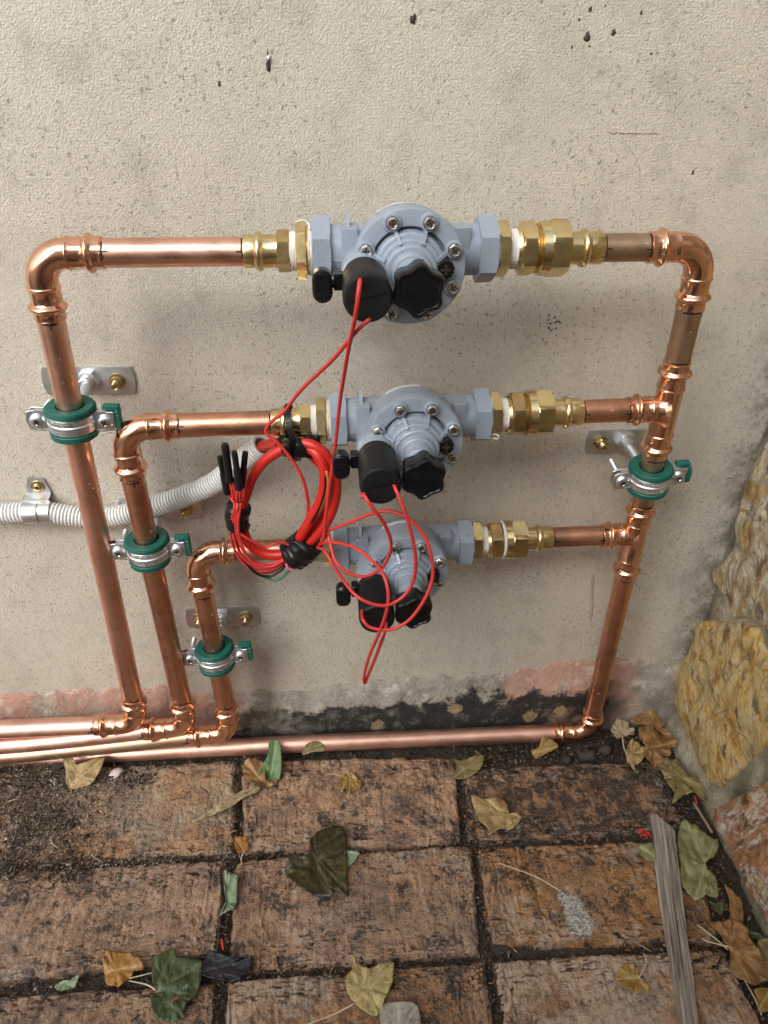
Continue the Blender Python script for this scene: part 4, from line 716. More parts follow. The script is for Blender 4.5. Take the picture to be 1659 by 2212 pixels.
sw.part('stone', stone(STONE['s1'], .4005, .003, 1, .005, 1.075), 'stone_b', sharp=180, label='pale golden stone with rusty cracks')
sw.part('stone', stone(STONE['s2'], .3965, .0035, 5, .007, 1.075), 'stone_a', sharp=180, label='ochre banded stone with grey ridges')
sw.part('stone', stone(STONE['s3'], .3860, .005, 9, .006, 1.075), 'stone_c', sharp=180, label='rust red and white stone at the paving edge')
rs = random.Random(4)
for cy, cz, a, b in ((-.215, .265, .055, .055), (-.10, .50, .085, .06), (-.27, .40, .07, .065), (-.36, .25, .07, .055), (-.38, .10, .075, .07), (-.52, .17, .06, .085), (-.50, .36, .085, .06), (-.25, .56, .06, .055), (-.43, .52, .07, .05), (-.07, .67, .07, .06), (-.24, .72, .075, .07), (-.44, .68, .09, .06), (-.64, .30, .05, .09), (-.62, .55, .07, .09)):
    o = [(cy+a*(.85+.25*rs.random())*cos(t), cz+b*(.85+.25*rs.random())*sin(t)) for t in np.linspace(0, 2*pi, 11)[:-1]]
    sw.part('stone', stone(o, .400, .007, cy*31, .004), rs.choice(('stone_a', 'stone_b', 'stone_c')), sharp=180)

# ---- unseen paling fence behind the camera, added to shade the foot of the wall
fe = Thing('shading_fence', 'unseen weathered timber fence, added to shade the foot of the rendered wall', 'fence', (.35, -1.42, -.012))
for k in range(20):
    x = -.95+k*.128; h = 1.50+.012*nz(k*1.7, 2); fe.part('paling', box((x, -1.40, h/2-.012), (.116, .018, h), ch=.002), 'wood', sharp=30)
for z in (.35, 1.25): fe.part('rail', box((.266, -1.436, z), (2.55, .045, .075), ch=.003), 'wood', sharp=30)
for x in (-.88, 1.42): fe.part('post', box((x, -1.504, .74), (.09, .09, 1.52), ch=.004), 'wood', sharp=30)

# ================================================================== PIPEWORK
PR = .00955
def lerp(a, b, t): return A_(a)+(A_(b)-A_(a))*t
def fit_profile(d):
    """outer radius of a press socket, d metres in from its mouth"""
    r = PR
    if d < .0005: return r+.0007
    if d < .0062: return r+.0013
    if d < .0120: return r+.0013+.0024*sin(pi*(d-.0062)/.0058)
    if d < .0215: return r+.0011
    if d < .0240: return r+.0011+.0007*sin(pi*(d-.0215)/.0025)
    return r+.0009
def fit_hex(d): return .955 if (.0012 < d < .0056) or (.0128 < d < .0195) else 1.
def mouth_steps(L): return [0, .0004, .0006, .0013, .0030, .0054, .0061] + list(np.linspace(.0066, .0118, 9)) + [.0124, .0129, .016, .0194, .0200, .0214] + list(np.linspace(.0218, .0240, 6))
def elbow_geo(Am, Pc, Bm, br=.0205):
    Am, Pc, Bm = map(A_, (Am, Pc, Bm)); u = unit(Am-Pc); v = unit(Bm-Pc); ang = math.acos(np.clip(u@v, -1, 1)); tl_ = br/math.tan(ang/2)
    La = np.linalg.norm(Am-Pc)-tl_; Lb = np.linalg.norm(Bm-Pc)-tl_
    w = unit(u+v); ctr = Pc+w*(br/sin(ang/2)); pts, ds = [], []
    for d in [x for x in mouth_steps(0) if x < La]: pts.append(Am-u*d); ds.append(d)
    s0 = Pc+u*tl_-ctr; s1 = Pc+v*tl_-ctr; tot = math.acos(np.clip(unit(s0)@unit(s1), -1, 1)); nb = 18
    for k in range(nb+1):
        t = k/nb; q = (sin((1-t)*tot)*s0+sin(t*tot)*s1)/sin(tot); pts.append(ctr+q); ds.append(.03)
    for d in [x for x in mouth_steps(0) if x < Lb][::-1]: pts.append(Bm-v*d); ds.append(d)
    return sweep(pts, [fit_profile(d) for d in ds], 36, True, ref=np.cross(u, v), hx=[fit_hex(d) for d in ds])
def sleeve_geo(Am, Bm):
    Am, Bm = A_(Am), A_(Bm); L = np.linalg.norm(Bm-Am); u = unit(Bm-Am); d1 = [d for d in mouth_steps(0)]; ds = d1+[L-d for d in d1[::-1]]
    return sweep([Am+u*d for d in ds], [fit_profile(min(d, L-d))+(.0006 if .026 < d < L-.026 else 0) for d in ds], 36, True, hx=[fit_hex(min(d, L-d)) for d in ds])
def branch_geo(Bm, Ctr):
    Bm, Ctr = A_(Bm), A_(Ctr); L = np.linalg.norm(Ctr-Bm); u = unit(Ctr-Bm); ds = [d*.80 for d in mouth_steps(0) if d*.80 < L-.012]; sc = [d/.80 for d in ds]
    pts = [Bm+u*d for d in ds]; R = [fit_profile(s) for s in sc]
    for t in np.linspace(0, 1, 8): d = max(ds)+.0005+t*(L-.003-max(ds)); pts.append(Bm+u*d); R.append(PR+.0010+.0052*t**2.4)
    return sweep(pts, R, 36, True, hx=[fit_hex(s) for s in sc]+[1]*8)
def tube(P, r=PR, n=32): return sweep(P, r, n)
def ink(parent_thing, pipe, O, axis, a0=-48, a1=42, tick=5, r=PR, w=.0015, tl_=.0075, ref=(-.12, -.85, .5)):
    """marker pen ring and tick drawn on a pipe at a socket"""
    a, f, b = ortho(axis, ref); O = A_(O); q = r+.00022
    def strip(p0, p1, p2, p3): return None
    th = np.radians(np.linspace(a0, a1, 18)); V = []
    for i, t in enumerate(th):
        ww = w*(.65+.5*abs(nz(i*.5, O[0]*90, 2))); of = .0005*nz(i*.25, O[2]*70, 5)
        for h in (-ww/2, ww/2): V.append(O+a*(h+of)+(f*cos(t)+b*sin(t))*q)
    F = [(2*i, 2*i+2, 2*i+3, 2*i+1) for i in range(len(th)-1)]; n0 = len(V); q2 = q+.0001
    for i, h in enumerate(np.linspace(-tl_*.5, tl_*.5, 8)):
        t = radians(tick)+.04*nz(i*.4, O[0]*50, 1)
        for dd in (-.05, .05): V.append(O+a*h+(f*cos(t+dd)+b*sin(t+dd))*(q2 if h*1 < .0004 else q2))
    F += [(n0+2*i, n0+2*i+2, n0+2*i+3, n0+2*i+1) for i in range(7)]
    V = A_(V); V2 = V.copy(); n = len(V)                                   # a film of ink with a real, tiny thickness
    c = O+np.outer((V-O)@a, a); V2 = V-(V-c)*(.00035/q); return parent_thing.part('marker_line', join((V, F), (V2, [f_[::-1] for f_ in F])), 'marker', pipe, sharp=180)

ROWS = [((-.1905, -.0780, .5590), (.2685, -.0784, .5653)), ((-.1585, -.0690, .4270), (.2748, -.0675, .4365)), ((-.1215, -.0470, .2925), (.2848, -.0455, .2998))]
def rowp(i, x): a, b = ROWS[i]; return lerp(a, b, (x-a[0])/(b[0]-a[0]))
def rowd(i): return unit(A_(ROWS[i][1])-A_(ROWS[i][0]))
VC = [.0550, .0650, .0660]; VH = .0625
VL = [c-VH for c in VC]; VR = [c+VH for c in VC]
FEET = [(-.2045, -.0455, .0765), (-.1553, -.0445, .0685), (-.1105, -.0437, .0555)]
ENDS = [[(-.3455, -.044, .075), (-1.15, -.044, .072)], [(-.352, -.043, .0505), (-.62, -.040, .044), (-1.15, -.040, .044)], [(-.358, -.040, .0310), (-.60, -.036, .020), (-1.15, -.036, .020)]]
EM = .0440
LAB = ['tallest', 'middle-height', 'shortest']
PLAB = ['copper pipe line climbing highest on the wall, feeding the top valve', 'copper pipe line of middle height, feeding the valve behind the red coil', 'shortest copper pipe line, feeding the lowest valve']
PM = [('copper', 'copper', 'copper_pink'), ('copper_dull', 'copper_dull', 'copper_pink'), ('copper_dull', 'copper_dull', 'copper_brown')]
for i in range(3):
    T = Thing('copper_pipe_line', PLAB[i], 'pipe', (FEET[i][0], FEET[i][1], 0), 'copper lines rising to the valves')
    top = A_(ROWS[i][0]); foot = A_(FEET[i]); rd = unit(foot-top); hd = rowd(i); gd = unit(A_(ENDS[i][0])-foot); hl = EM if i != 2 else .036
    m1, m2, m3, m4 = top+hd*hl, top+rd*.0450, foot-rd*.0430, foot+gd*.0445
    xa = rowp(i, VL[i]-.046)
    ph = T.part('pipe', tube([m1-hd*.018, lerp(m1, xa, .5), xa+hd*.016]), PM[i][0], label='upper horizontal copper pipe')
    pv = T.part('pipe', tube([m2-rd*.018, lerp(m2, m3, .33), lerp(m2, m3, .66), m3+rd*.018]), PM[i][1], label='copper riser')
    pg = T.part('pipe', sweep(catmull([m4-gd*.018, m4, *ENDS[i]], 6), PR, 32), PM[i][2], label='copper run along the wall foot')
    T.part('elbow', elbow_geo(m1, top, m2), 'copper_fit'); T.part('elbow', elbow_geo(m3, foot, m4), 'copper_fit')
    ink(T, ph, m1+hd*.0008, hd, -30, 45, 12); ink(T, ph, xa-hd*.0008, hd, -42, 45, 18); ink(T, pv, m2+rd*.0010, rd, -30, 30, -4, ref=(.15, -.85, .2)); ink(T, pv, m3-rd*.0010, rd, -46, 56, 2, ref=(.1, -.85, .2)); ink(T, pg, m4+gd*.0010, gd, -62, -18, -55, ref=(0, -.6, .8))

# right-hand manifold
T = Thing('copper_manifold', 'copper manifold with two tees collecting the three valves by the stone wall', 'pipe', (.2935, -.031, 0))
C0, C1, C2 = A_(ROWS[0][1]), A_(ROWS[1][1]), A_(ROWS[2][1]); C3 = A_((.2935, -.0310, .0160))
g4 = [A_((.150, -.0285, .0140)), A_((-.105, -.0265, .0120)), A_((-.256, -.0215, .0045)), A_((-.42, -.016, -.003)), A_((-1.15, -.016, -.003))]
d01, d12, d23, gdir = unit(C1-C0), unit(C2-C1), unit(C3-C2), unit(g4[0]-C3)
e1a, e1b = C0-rowd(0)*.0410, C0+d01*.0445
t1t, t1b, t1m = C1-d01*.0420, C1+d12*.0470, C1-rowd(1)*.0325
t2t, t2b, t2m = C2-d12*.0385, C2+d23*.0500, C2-rowd(2)*.0322
e2a, e2b = C3-d23*.0340, C3+gdir*.0430
for nm, a, b, mt, lb in (('pipe', e1b-d01*.018, t1t+d01*.018, 'copper_brown', None), ('pipe', t1b-d12*.018, t2t+d12*.018, 'copper_brown', None), ('pipe', t2b-d23*.018, e2a+d23*.018, 'copper_dull', 'long copper drop to the wall foot')):
    p = T.part(nm, tube([a, lerp(a, b, .5), b]), mt, label=lb); d_ = unit(b-a)
    ink(T, p, a+d_*.0192, d_, -42, 38, -60 if nz(a[2]*9, 1) else 0, ref=(-.2, -.85, .2)); ink(T, p, b-d_*.0192, d_, -42, 38, -60, ref=(-.2, -.85, .2))
T.part('pipe', sweep(catmull([e2b-gdir*.018, e2b, *g4], 8), PR, 32), 'copper_pink', label='copper run lying along the wall foot')
T.part('elbow', elbow_geo(e1a, C0, e1b), 'copper_fit'); T.part('elbow', elbow_geo(e2a, C3, e2b, .018), 'copper_fit')
T.part('tee', join(sleeve_geo(t1t, t1b), branch_geo(t1m, C1)), 'copper_fit', sharp=50); T.part('tee', join(sleeve_geo(t2t, t2b), branch_geo(t2m, C2)), 'copper_fit', sharp=50)
for i, m in enumerate((e1a, t1m, t2m)):
    hd = rowd(i); xa = rowp(i, VR[i]+.0765); p = T.part('pipe', tube([xa-hd*.016, lerp(xa, m, .5), m+hd*.016]), 'copper_dull' if i else 'copper_brown', label='short copper stub')
    ink(T, p, xa+hd*.0008, hd, -50, 60, 22); ink(T, p, m-hd*.0008, hd, -20 if i else -50, 60, 28)

# ---- brass connectors
FL = (-.05, -1, .12)
def thread(t0, t1, r, pitch=.0016, amp=.0005):
    o = []; t = t0
    while t < t1-1e-6:
        o += [(t, r-amp), (t+pitch*.5, r+amp)]; t += pitch
    return o+[(t1, r-amp)]
def tapewrap(O, ax, t0, t1, r, seed):
    pr = [(t0, r*.93)]+[(t, r*(1+.035*nz(t*900, seed, 2))) for t in np.linspace(t0+.0003, t1-.0003, 9)]+[(t1, r*.93)]
    return lathe(pr, O, ax, n=40, rf=lambda t, rad, th: rad*(1+.02*np.sin(3*th+t*2500)+.012*np.sin(7*th+seed)+.022*np.sin(t*6500+1.5*th)))
BL = ['brass press adapter screwed into the inlet side of the top valve', 'brass press adapter with the cable tie around it', 'brass press adapter behind the bottom of the red coil']
for i in range(3):
    O = rowp(i, VL[i]); ax = rowd(i); T = Thing('brass_adapter', BL[i], 'pipe fitting', tuple(rowp(i, VL[i]-.02)), 'brass inlet adapters')
    s = -.046; P = [(s, .0098), (s, .0108), (s+.0005, .0111), (s+.0062, .0109)]+[(s+.0068+.0062*t, .0109+.0022*sin(pi*t)) for t in np.linspace(0, 1, 9)]+[(s+.0137, .0108), (s+.0200, .0108), (s+.0222, .0115), (-.0235, .0115)]
    T.part('press_sleeve', lathe(P, O, ax, FL), 'brass')
    T.part('hex_collar', lathe([(-.0236, .0118, .0118), (-.0236, .0132, .0122), (-.0230, .0139, .0122), (-.0158, .0139, .0122), (-.0152, .0130, .0122), (-.0152, .0118, .0118)], O, ax, FL), 'brass_dark' if i == 0 else 'brass', sharp=20)
    T.part('thread_tape', tapewrap(O, ax, -.0153, -.0106, .0128, i), 'ptfe', sharp=180)
    b = T.part('hex_bushing', lathe([(-.0108, .0140, .0140), (-.0108, .0175, .0162), (-.0102, .0187, .0162), (-.0046, .0187, .0162), (-.0040, .0172, .0162), (-.0040, .0145, .0145)], O, ax, (-.2, -1, .35)), 'brass', sharp=20)
    T.part('thread', lathe(thread(-.0040, .0010, .0158), O, ax), 'brass_dark', b, sharp=20)
    T.part('thread_tape', tapewrap(O, ax, -.0026, .0004, .0163, i+4), 'ptfe', sharp=180)
    if i == 0:
        P = catmull([O+A_((-.0105, -.004, .0190)), O+A_((-.006, -.002, .0200)), O+A_((-.002, -.002, .0180)), O+A_((-.001, -.008, .0155))], 5); T.part('tape_end', sweep(P, .0007, 6), 'ptfe', sharp=180)
UL = ['brass union on the highest row, between the top valve and the copper elbow', 'brass union beside the valve behind the red coil', 'brass union with an extra ring of white tape, beside the lowest valve']
for i in range(3):
    O = rowp(i, VR[i]); ax = rowd(i); T = Thing('brass_union', UL[i], 'pipe fitting', tuple(rowp(i, VR[i]+.035)), 'brass unions on the outlet side')
    T.part('thread_tape', tapewrap(O, ax, -.0004, .0022, .0163, i+9), 'ptfe', sharp=180)
    T.part('hex_bushing', lathe([(.0016, .0145, .0145), (.0016, .0172, .0162), (.0022, .0187, .0162), (.0086, .0187, .0162), (.0092, .0175, .0162), (.0092, .0140, .0140)], O, ax, (0, -1, .1)), 'brass', sharp=20)
    T.part('thread_tape', tapewrap(O, ax, .0092, .0158, .0132, i+13), 'ptfe', sharp=180)
    u = T.part('union_body', lathe([(.0150, .0120, .0120), (.0150, .0142, .0142), (.0172, .0152, .0152), (.0178, .0165, .0160), (.0186, .0180, .0160), (.0270, .0180, .0160), (.0276, .0168, .0160), (.0276, .0155, .0155)], O, ax, (0, -1, .05)), 'brass_dark' if i else 'brass', sharp=20)
    T.part('thread', lathe(thread(.0274, .0312, .0160, .0013), O, ax), 'brass_dark', u, sharp=20)
    T.part('union_nut', lathe([(.0308, .0150, .0150), (.0308, .0170, .0170), (.0314, .0180, .0180), (.0375, .0183, .0183), (.0380, .0188, .0170), (.0392, .0194, .0170), (.0500, .0194, .0170), (.0512, .0176, .0170), (.0512, .0118, .0118)], O, ax, (0, -1, .05)), 'brass', sharp=20)
    s = .0765; P = [(.0508, .0112), (.0560, .0110), (.0590, .0109)]+[(.0605+.0062*t, .0109+.0022*sin(pi*t)) for t in np.linspace(0, 1, 9)]+[(.0675, .0109), (s-.0005, .0111), (s, .0108), (s, .0098)]
    T.part('press_sleeve', lathe(P, O, ax, FL), 'brass')
    if i == 2: T.part('tape_strand', tapewrap(O, ax, .0290, .0312, .0176, 3), 'ptfe', sharp=180)
    if i == 1:
        c = O+A_((.003, -.0125, -.0128)); P = catmull([c+A_((-.003, 0, 0)), c+A_((0, -.003, .0035)), c+A_((.004, -.004, .002)), c+A_((.0035, -.003, -.001)), c+A_((.0005, -.002, -.001)), c+A_((-.003, 0, -.005))], 6); T.part('tape_end', sweep(P, .0007, 6), 'ptfe', sharp=180)

# ================================================================== SOLENOID VALVES
def L_(u, v, w): return A_((u, -w, v))
WX = (0, -1, 0)                                    # outward from the wall, in valve space
def make_valve(T):
    hexend = lambda s: lathe([(s*.0500, .0150, .0150), (s*.0500, .0205, .0198), (s*.0506, .0228, .0198), (s*.0618, .0228, .0198), (s*.0625, .0215, .0198), (s*.0625, .0150, .0150)], (0, 0, 0), (1, 0, 0), (0, -1, 0))
    port = lathe([(-.0510, .0172), (-.032, .0176), (0, .0190), (.032, .0176), (.0510, .0172)], (0, 0, 0), (1, 0, 0), n=40)
    bowl = lathe([(-.020, .010), (-.0185, .018), (-.010, .026), (.004, .0315), (.0095, .0338), (.0100, .0350), (.0150, .0356), (.0290, .0360), (.0296, .0356)], (0, 0, -.0032), WX, (0, 0, 1), n=64)
    b = T.part('body', join(hexend(-1), hexend(1), port, bowl), 'valve', local=True, sharp=30)
    for s in (-1, 1):
        T.part('block', box(L_(s*.0375, .0105, .008), (.011, .018, .014), ch=.0005), 'valve', b, True)
    T.part('fin', prism([(-.012, .012), (.010, .012), (.004, .0255), (-.003, .0262), (-.012, .016)], L_(-.0385, 0, 0), (0, 1, 0), (0, 0, 1), (1, 0, 0), -.0012, .0012), 'valve', b, True)
    T.part('arrow', prism([(-.006, 0), (.003, -.0009), (.003, -.0035), (.006, 0), (.003, .0035), (.003, .0009)], L_(-.0455, -.003, .0170), (1, 0, 0), (0, 0, 1), (0, -1, 0), -.0006, .0004), 'valve', b, True)
    T.part('label', lathe([(.0095, .03655), (.0165, .03655)], (0, 0, 0), WX, (.4, 0, 1), 160, False, None), 'white', b, True) if False else None
    th = np.radians(np.linspace(80, 124, 24)); V = []
    for t in th:
        for w in (.0090, .0128): V.append((.03570*cos(t), -w-.002, .03570*sin(t)-.0032))
    V = A_(V); V2 = V*A_((.996, 1, .996)); F = [(2*i, 2*i+2, 2*i+3, 2*i+1) for i in range(23)]
    T.part('label', join((V, F), (V2, [f[::-1] for f in F])), 'white', b, True)
    f0 = .0400; BZ = -.0030; BO = A_((0, 0, BZ))
    dome = lathe([(.0292, .0200), (.0294, .0357), (.0300, .0365), (f0-.0010, .0365), (f0-.0003, .0361), (f0, .0352), (f0, .0262), (f0-.0012, .0254), (f0-.0050, .0250), (f0-.0052, .0240), (f0-.0005, .0236), (f0+.0030, .0228), (f0+.0036, .0220), (f0+.0038, .0200), (f0+.0080, .0196), (f0+.0088, .0188), (f0+.0090, .0172), (f0+.0125, .0166), (f0+.0132, .0158), (f0+.0134, .0136), (f0+.0180, .0128), (f0+.0186, .0121), (f0+.0188, .0107), (f0+.0300, .0100), (f0+.0306, .0094), (f0+.0308, .0086), (f0+.0460, .0082)], BO, WX, (0, 0, 1), n=64)
    bosses = []
    for k in range(8):
        a = radians(22.5+45*k); c = L_(.0305*cos(a), .0305*sin(a)+BZ, 0)
        bosses.append(lathe([(f0-.006, .0060), (f0+.0016, .0058), (f0+.0022, .0052), (f0+.0022, .0020)], c, WX, n=24))
    bn = T.part('bonnet', join(dome, *bosses), 'valve', local=True, sharp=32)
    for k in range(8):
        a = radians(22.5+45*k); X = A_((cos(a), 0, sin(a))); Y = A_((-sin(a), 0, cos(a)))
        T.part('rib', prism([(.0155, f0+.0085), (.0185, f0+.0105), (.0268, f0+.0012), (.0268, f0-.006), (.0155, f0-.006)], BO, X, WX, Y, -.0011, .0011), 'valve', bn, True)
    for k in range(8):
        a = radians(22.5+45*k); c = L_(.0305*cos(a), .0305*sin(a)+BZ, f0+.0022)
        bo = T.part('bolt', join(lathe([(0, .0030), (0, .0043), (.0006, .0043), (.0007, .0036)], c, WX, n=24), lathe([(.0005, .0030, .0030), (.0005, .0038, .0033), (.0030, .0038, .0033), (.0036, .0031, .0031), (.0034, .0026, .0026), (.0026, .0022, .0022), (.0026, .0006, .0006)], c, WX, (cos(a*3), 0, sin(a*3)), 24)), 'steel', local=True, sharp=25)
        ph = a*1.7; X = A_((cos(ph), 0, sin(ph))); Y = A_((-sin(ph), 0, cos(ph)))
        T.part('recess', join(box(c+A_((0, -.0027, 0)), (.0040, .0011, .0005), X, Y, WX, .0001), box(c+A_((0, -.0027, 0)), (.0011, .0040, .0004), X, Y, WX, .0001)), 'slot', bo, True)
    # solenoid and its boss
    sc = L_(-.0300, -.0060, 0)
    T.part('solenoid_boss', join(lathe([(.006, .0110), (.010, .0130), (.030, .0138), (.0545, .0140), (.0560, .0130)], sc, WX, n=40), lathe([(0, .0045), (.030, .0045)], L_(-.012, -.009, .046), (-1, 0, .1), n=16)), 'valve', local=True)
    so_ = T.part('solenoid', lathe([(.0545, .0120), (.0547, .0141), (.0595, .0142), (.0599, .0138), (.0605, .0138), (.0611, .0143), (.0945, .0147), (.0968, .0142), (.0978, .0133), (.0980, .0124), (.0978, .0100), (.0978, .002)], sc, WX, n=48), 'rubber', local=True)
    T.part('seam', box(sc+A_((0, -.0980, .001)), (.0215, .0006, .0006), unit((1, 0, .22)), unit((-.22, 0, 1)), WX, .0001), 'black', so_, True)
    lv = T.part('bleed_lever', join(prism(stadium(.0125, .0205), L_(-.0562, -.0075, .056), (1, 0, 0), (0, 0, 1), WX, 0, .0090, .0008), prism(stadium(.0100, .0178), L_(-.0562, -.0075, .0645), (1, 0, 0), (0, 0, 1), WX, 0, .0012, .0004), lathe([(0, .0026), (.0080, .0026)], L_(-.0512, -.0075, .0575), (1, 0, 0), n=16), box(L_(-.0462, -.0060, .0555), (.006, .010, .010), ch=.0006)), 'black', local=True)
    for t_, dz in (('OFF', .0036), ('ON', -.0042)):
        V, F = text_geo(t_, .0046); T.part('lettering', (np.stack([-V[:, 0]-.0562, -(.0658+V[:, 2]), -V[:, 1]-.0075+dz], 1), F), 'rubber', lv, True)
    for dz in (.0002, -.0080, .0075): T.part('moulded_line', box(L_(-.0562, -.0075+dz, .0658), (.008, .0005, .0004), (1, 0, 0), (0, 0, 1), WX, .0001), 'rubber', lv, True)
    # flow knob: six lobes with fluted crowns
    def rf(t, rad, th): return rad*(1+.085*np.cos(6*th+.4)) + np.where(np.cos(6*th+.4) > .45, .00022*np.sign(np.sin(80*th)), 0)*(t < .0960)
    kn = T.part('flow_knob', lathe([(0.0805, 0.0095), (0.0807, 0.0136), (0.0817, 0.0145), (0.0943, 0.015), (0.0961, 0.0146), (0.0973, 0.0136), (0.0973, 0.0122), (0.0967, 0.0116), (0.0967, 0.003)], BO, WX, (0, 0, 1), 120, rf=rf), 'black', local=True, sharp=40)
    V, F = text_geo('IRRITROL', .0042); ca, sa = cos(radians(192)), sin(radians(192)); T.part('lettering', (np.stack([V[:, 0]*ca-V[:, 1]*sa, -(.0969+V[:, 2]), V[:, 0]*sa+V[:, 1]*ca-.001+BZ], 1), F), 'black', kn, True)
    bc = L_(.0220, -.0015, 0)
    T.part('bleed_boss', lathe([(.030, .0062), (.0405, .0056), (.0440, .0052), (.0440, .003)], bc, WX, n=28), 'valve', local=True)
    bs = T.part('bleed_screw', lathe([(.0436, .0040), (.0438, .0056), (.0505, .0056), (.0512, .0050), (.0512, .003)], bc, WX, n=72, rf=lambda t, r, th: r*(1+.05*np.sign(np.sin(12*th)))), 'black', local=True, sharp=30)
    T.part('slot', join(box(bc+A_((0, -.0513, 0)), (.0068, .0014, .0008), (1, 0, 0), (0, 0, 1), WX, .0001), box(bc+A_((0, -.0513, 0)), (.0014, .0068, .0007), (1, 0, 0), (0, 0, 1), WX, .0001)), 'slot', bs, True)
VLAB = ['topmost blue-grey solenoid valve, its two long red leads crossing below it', 'blue-grey solenoid valve beaded with water, right of the red cable coil', 'lowest blue-grey solenoid valve, its black coil crossed by looping red wires']
VT = []
for i in range(3):
    d_ = rowd(i); X = Vector(d_); Z = (Vector((0, 0, 1))-X*X.z).normalized(); Y = Z.cross(X); R = Matrix((X, Y, Z)).transposed()
    if i == 0:
        T = Thing('solenoid_valve', VLAB[0], 'valve', tuple(rowp(0, VC[0])), 'solenoid valves on the wall', R); make_valve(T)
    else:
        o = copy_tree(VT[0].o); o.matrix_world = Matrix.Translation(Vector(rowp(i, VC[i]))) @ R.to_4x4(); o['label'] = VLAB[i]
        T = Thing.__new__(Thing); T.o = o; T.Mx = o.matrix_world.copy(); T.inv = np.array(T.Mx.inverted())
    VT.append(T)
def sub(T, nm): return next(c for c in T.o.children if c.name.split('.')[0] == nm)
WR = .00135
for i, T in enumerate(VT):
    sol = sub(T, 'solenoid')
    for k in 'ab':
        P = A_(WIRE['v%d%s' % (i+1, k)]); tip = P[0].copy(); Mi = T.inv; q = Mi[:3, :3] @ tip+Mi[:3, 3]          # push the first point into the coil face
        q[1] = -.0965; P = np.vstack([np.array(T.Mx)[:3, :3] @ q+np.array(T.Mx)[:3, 3], P])
        T.part('lead_wire', sweep(catmull(P, 10), WR, 10), 'redwire', sol, sharp=180)
# beads of rain
def beads(obj_list, n, smin, smax, seed, cond, T=None):
    rs = np.random.RandomState(seed); tris, area, nr = [], [], []
    for o, Mx in obj_list:
        V = A_([tuple(Mx @ v.co) for v in o.data.vertices])
        for p in o.data.polygons:
            vs = p.vertices; a = V[vs[0]]
            for k in range(1, len(vs)-1):
                b, c = V[vs[k]], V[vs[k+1]]; cr = np.cross(b-a, c-a); ar = np.linalg.norm(cr)/2
                if ar < 1e-11: continue
                nn = cr/(2*ar)
                if cond((a+b+c)/3, nn): tris.append((a, b, c)); area.append(ar); nr.append(nn)
    pr = A_(area)/sum(area); ids = rs.choice(len(tris), n, p=pr); V, F = [], []; k = 7
    for t in ids:
        a, b, c = tris[t]; u, v = rs.rand(2)
        if u+v > 1: u, v = 1-u, 1-v
        P = a+(b-a)*u+(c-a)*v; nn = nr[t]; r = smin+(smax-smin)*rs.rand()**4; x = unit(np.cross(nn, (.3, .2, .9))); y = np.cross(nn, x); b0 = len(V)
        for h, q in ((-.15, 1.), (.25, .96), (.5, .70)):
            for j in range(k): V.append(P+nn*h*r+(x*cos(j*2*pi/k)+y*sin(j*2*pi/k))*r*q)
        V.append(P+nn*r*.62)
        for h in range(2):
            for j in range(k): F.append((b0+h*k+j, b0+h*k+(j+1) % k, b0+(h+1)*k+(j+1) % k, b0+(h+1)*k+j))
        for j in range(k): F.append((b0+2*k+j, b0+2*k+(j+1) % k, b0+3*k))
        F.append(tuple(b0+j for j in range(k-1, -1, -1)))
    return A_(V), F
bpy.context.view_layer.update()
for root in [o for o in COL.objects if o.name.split('.')[0] in ('copper_pipe_line', 'copper_manifold')]:
    T = Thing.__new__(Thing); T.o = root; T.Mx = root.matrix_world.copy(); T.inv = np.array(T.Mx.inverted())
    T.part('water_beads', beads([(c_, T.Mx) for c_ in root.children if c_.name.split('.')[0] == 'pipe'], 170, .0003, .0013, 5, lambda c, nn: nn @ A_((0, -.8, .3)) > .2 and c[0] > -.4), 'water', sharp=180, kind='stuff')
for i, n in ((0, 40), (1, 600), (2, 520)):
    T = VT[i]; L = [(sub(T, k), T.Mx) for k in ('body', 'bonnet', 'solenoid_boss')]
    T.part('water_beads', beads(L, n, .0003, .0016, i+1, lambda c, nn: nn @ A_((0, -.75, .55)) > .1), 'water', sharp=180, kind='stuff')

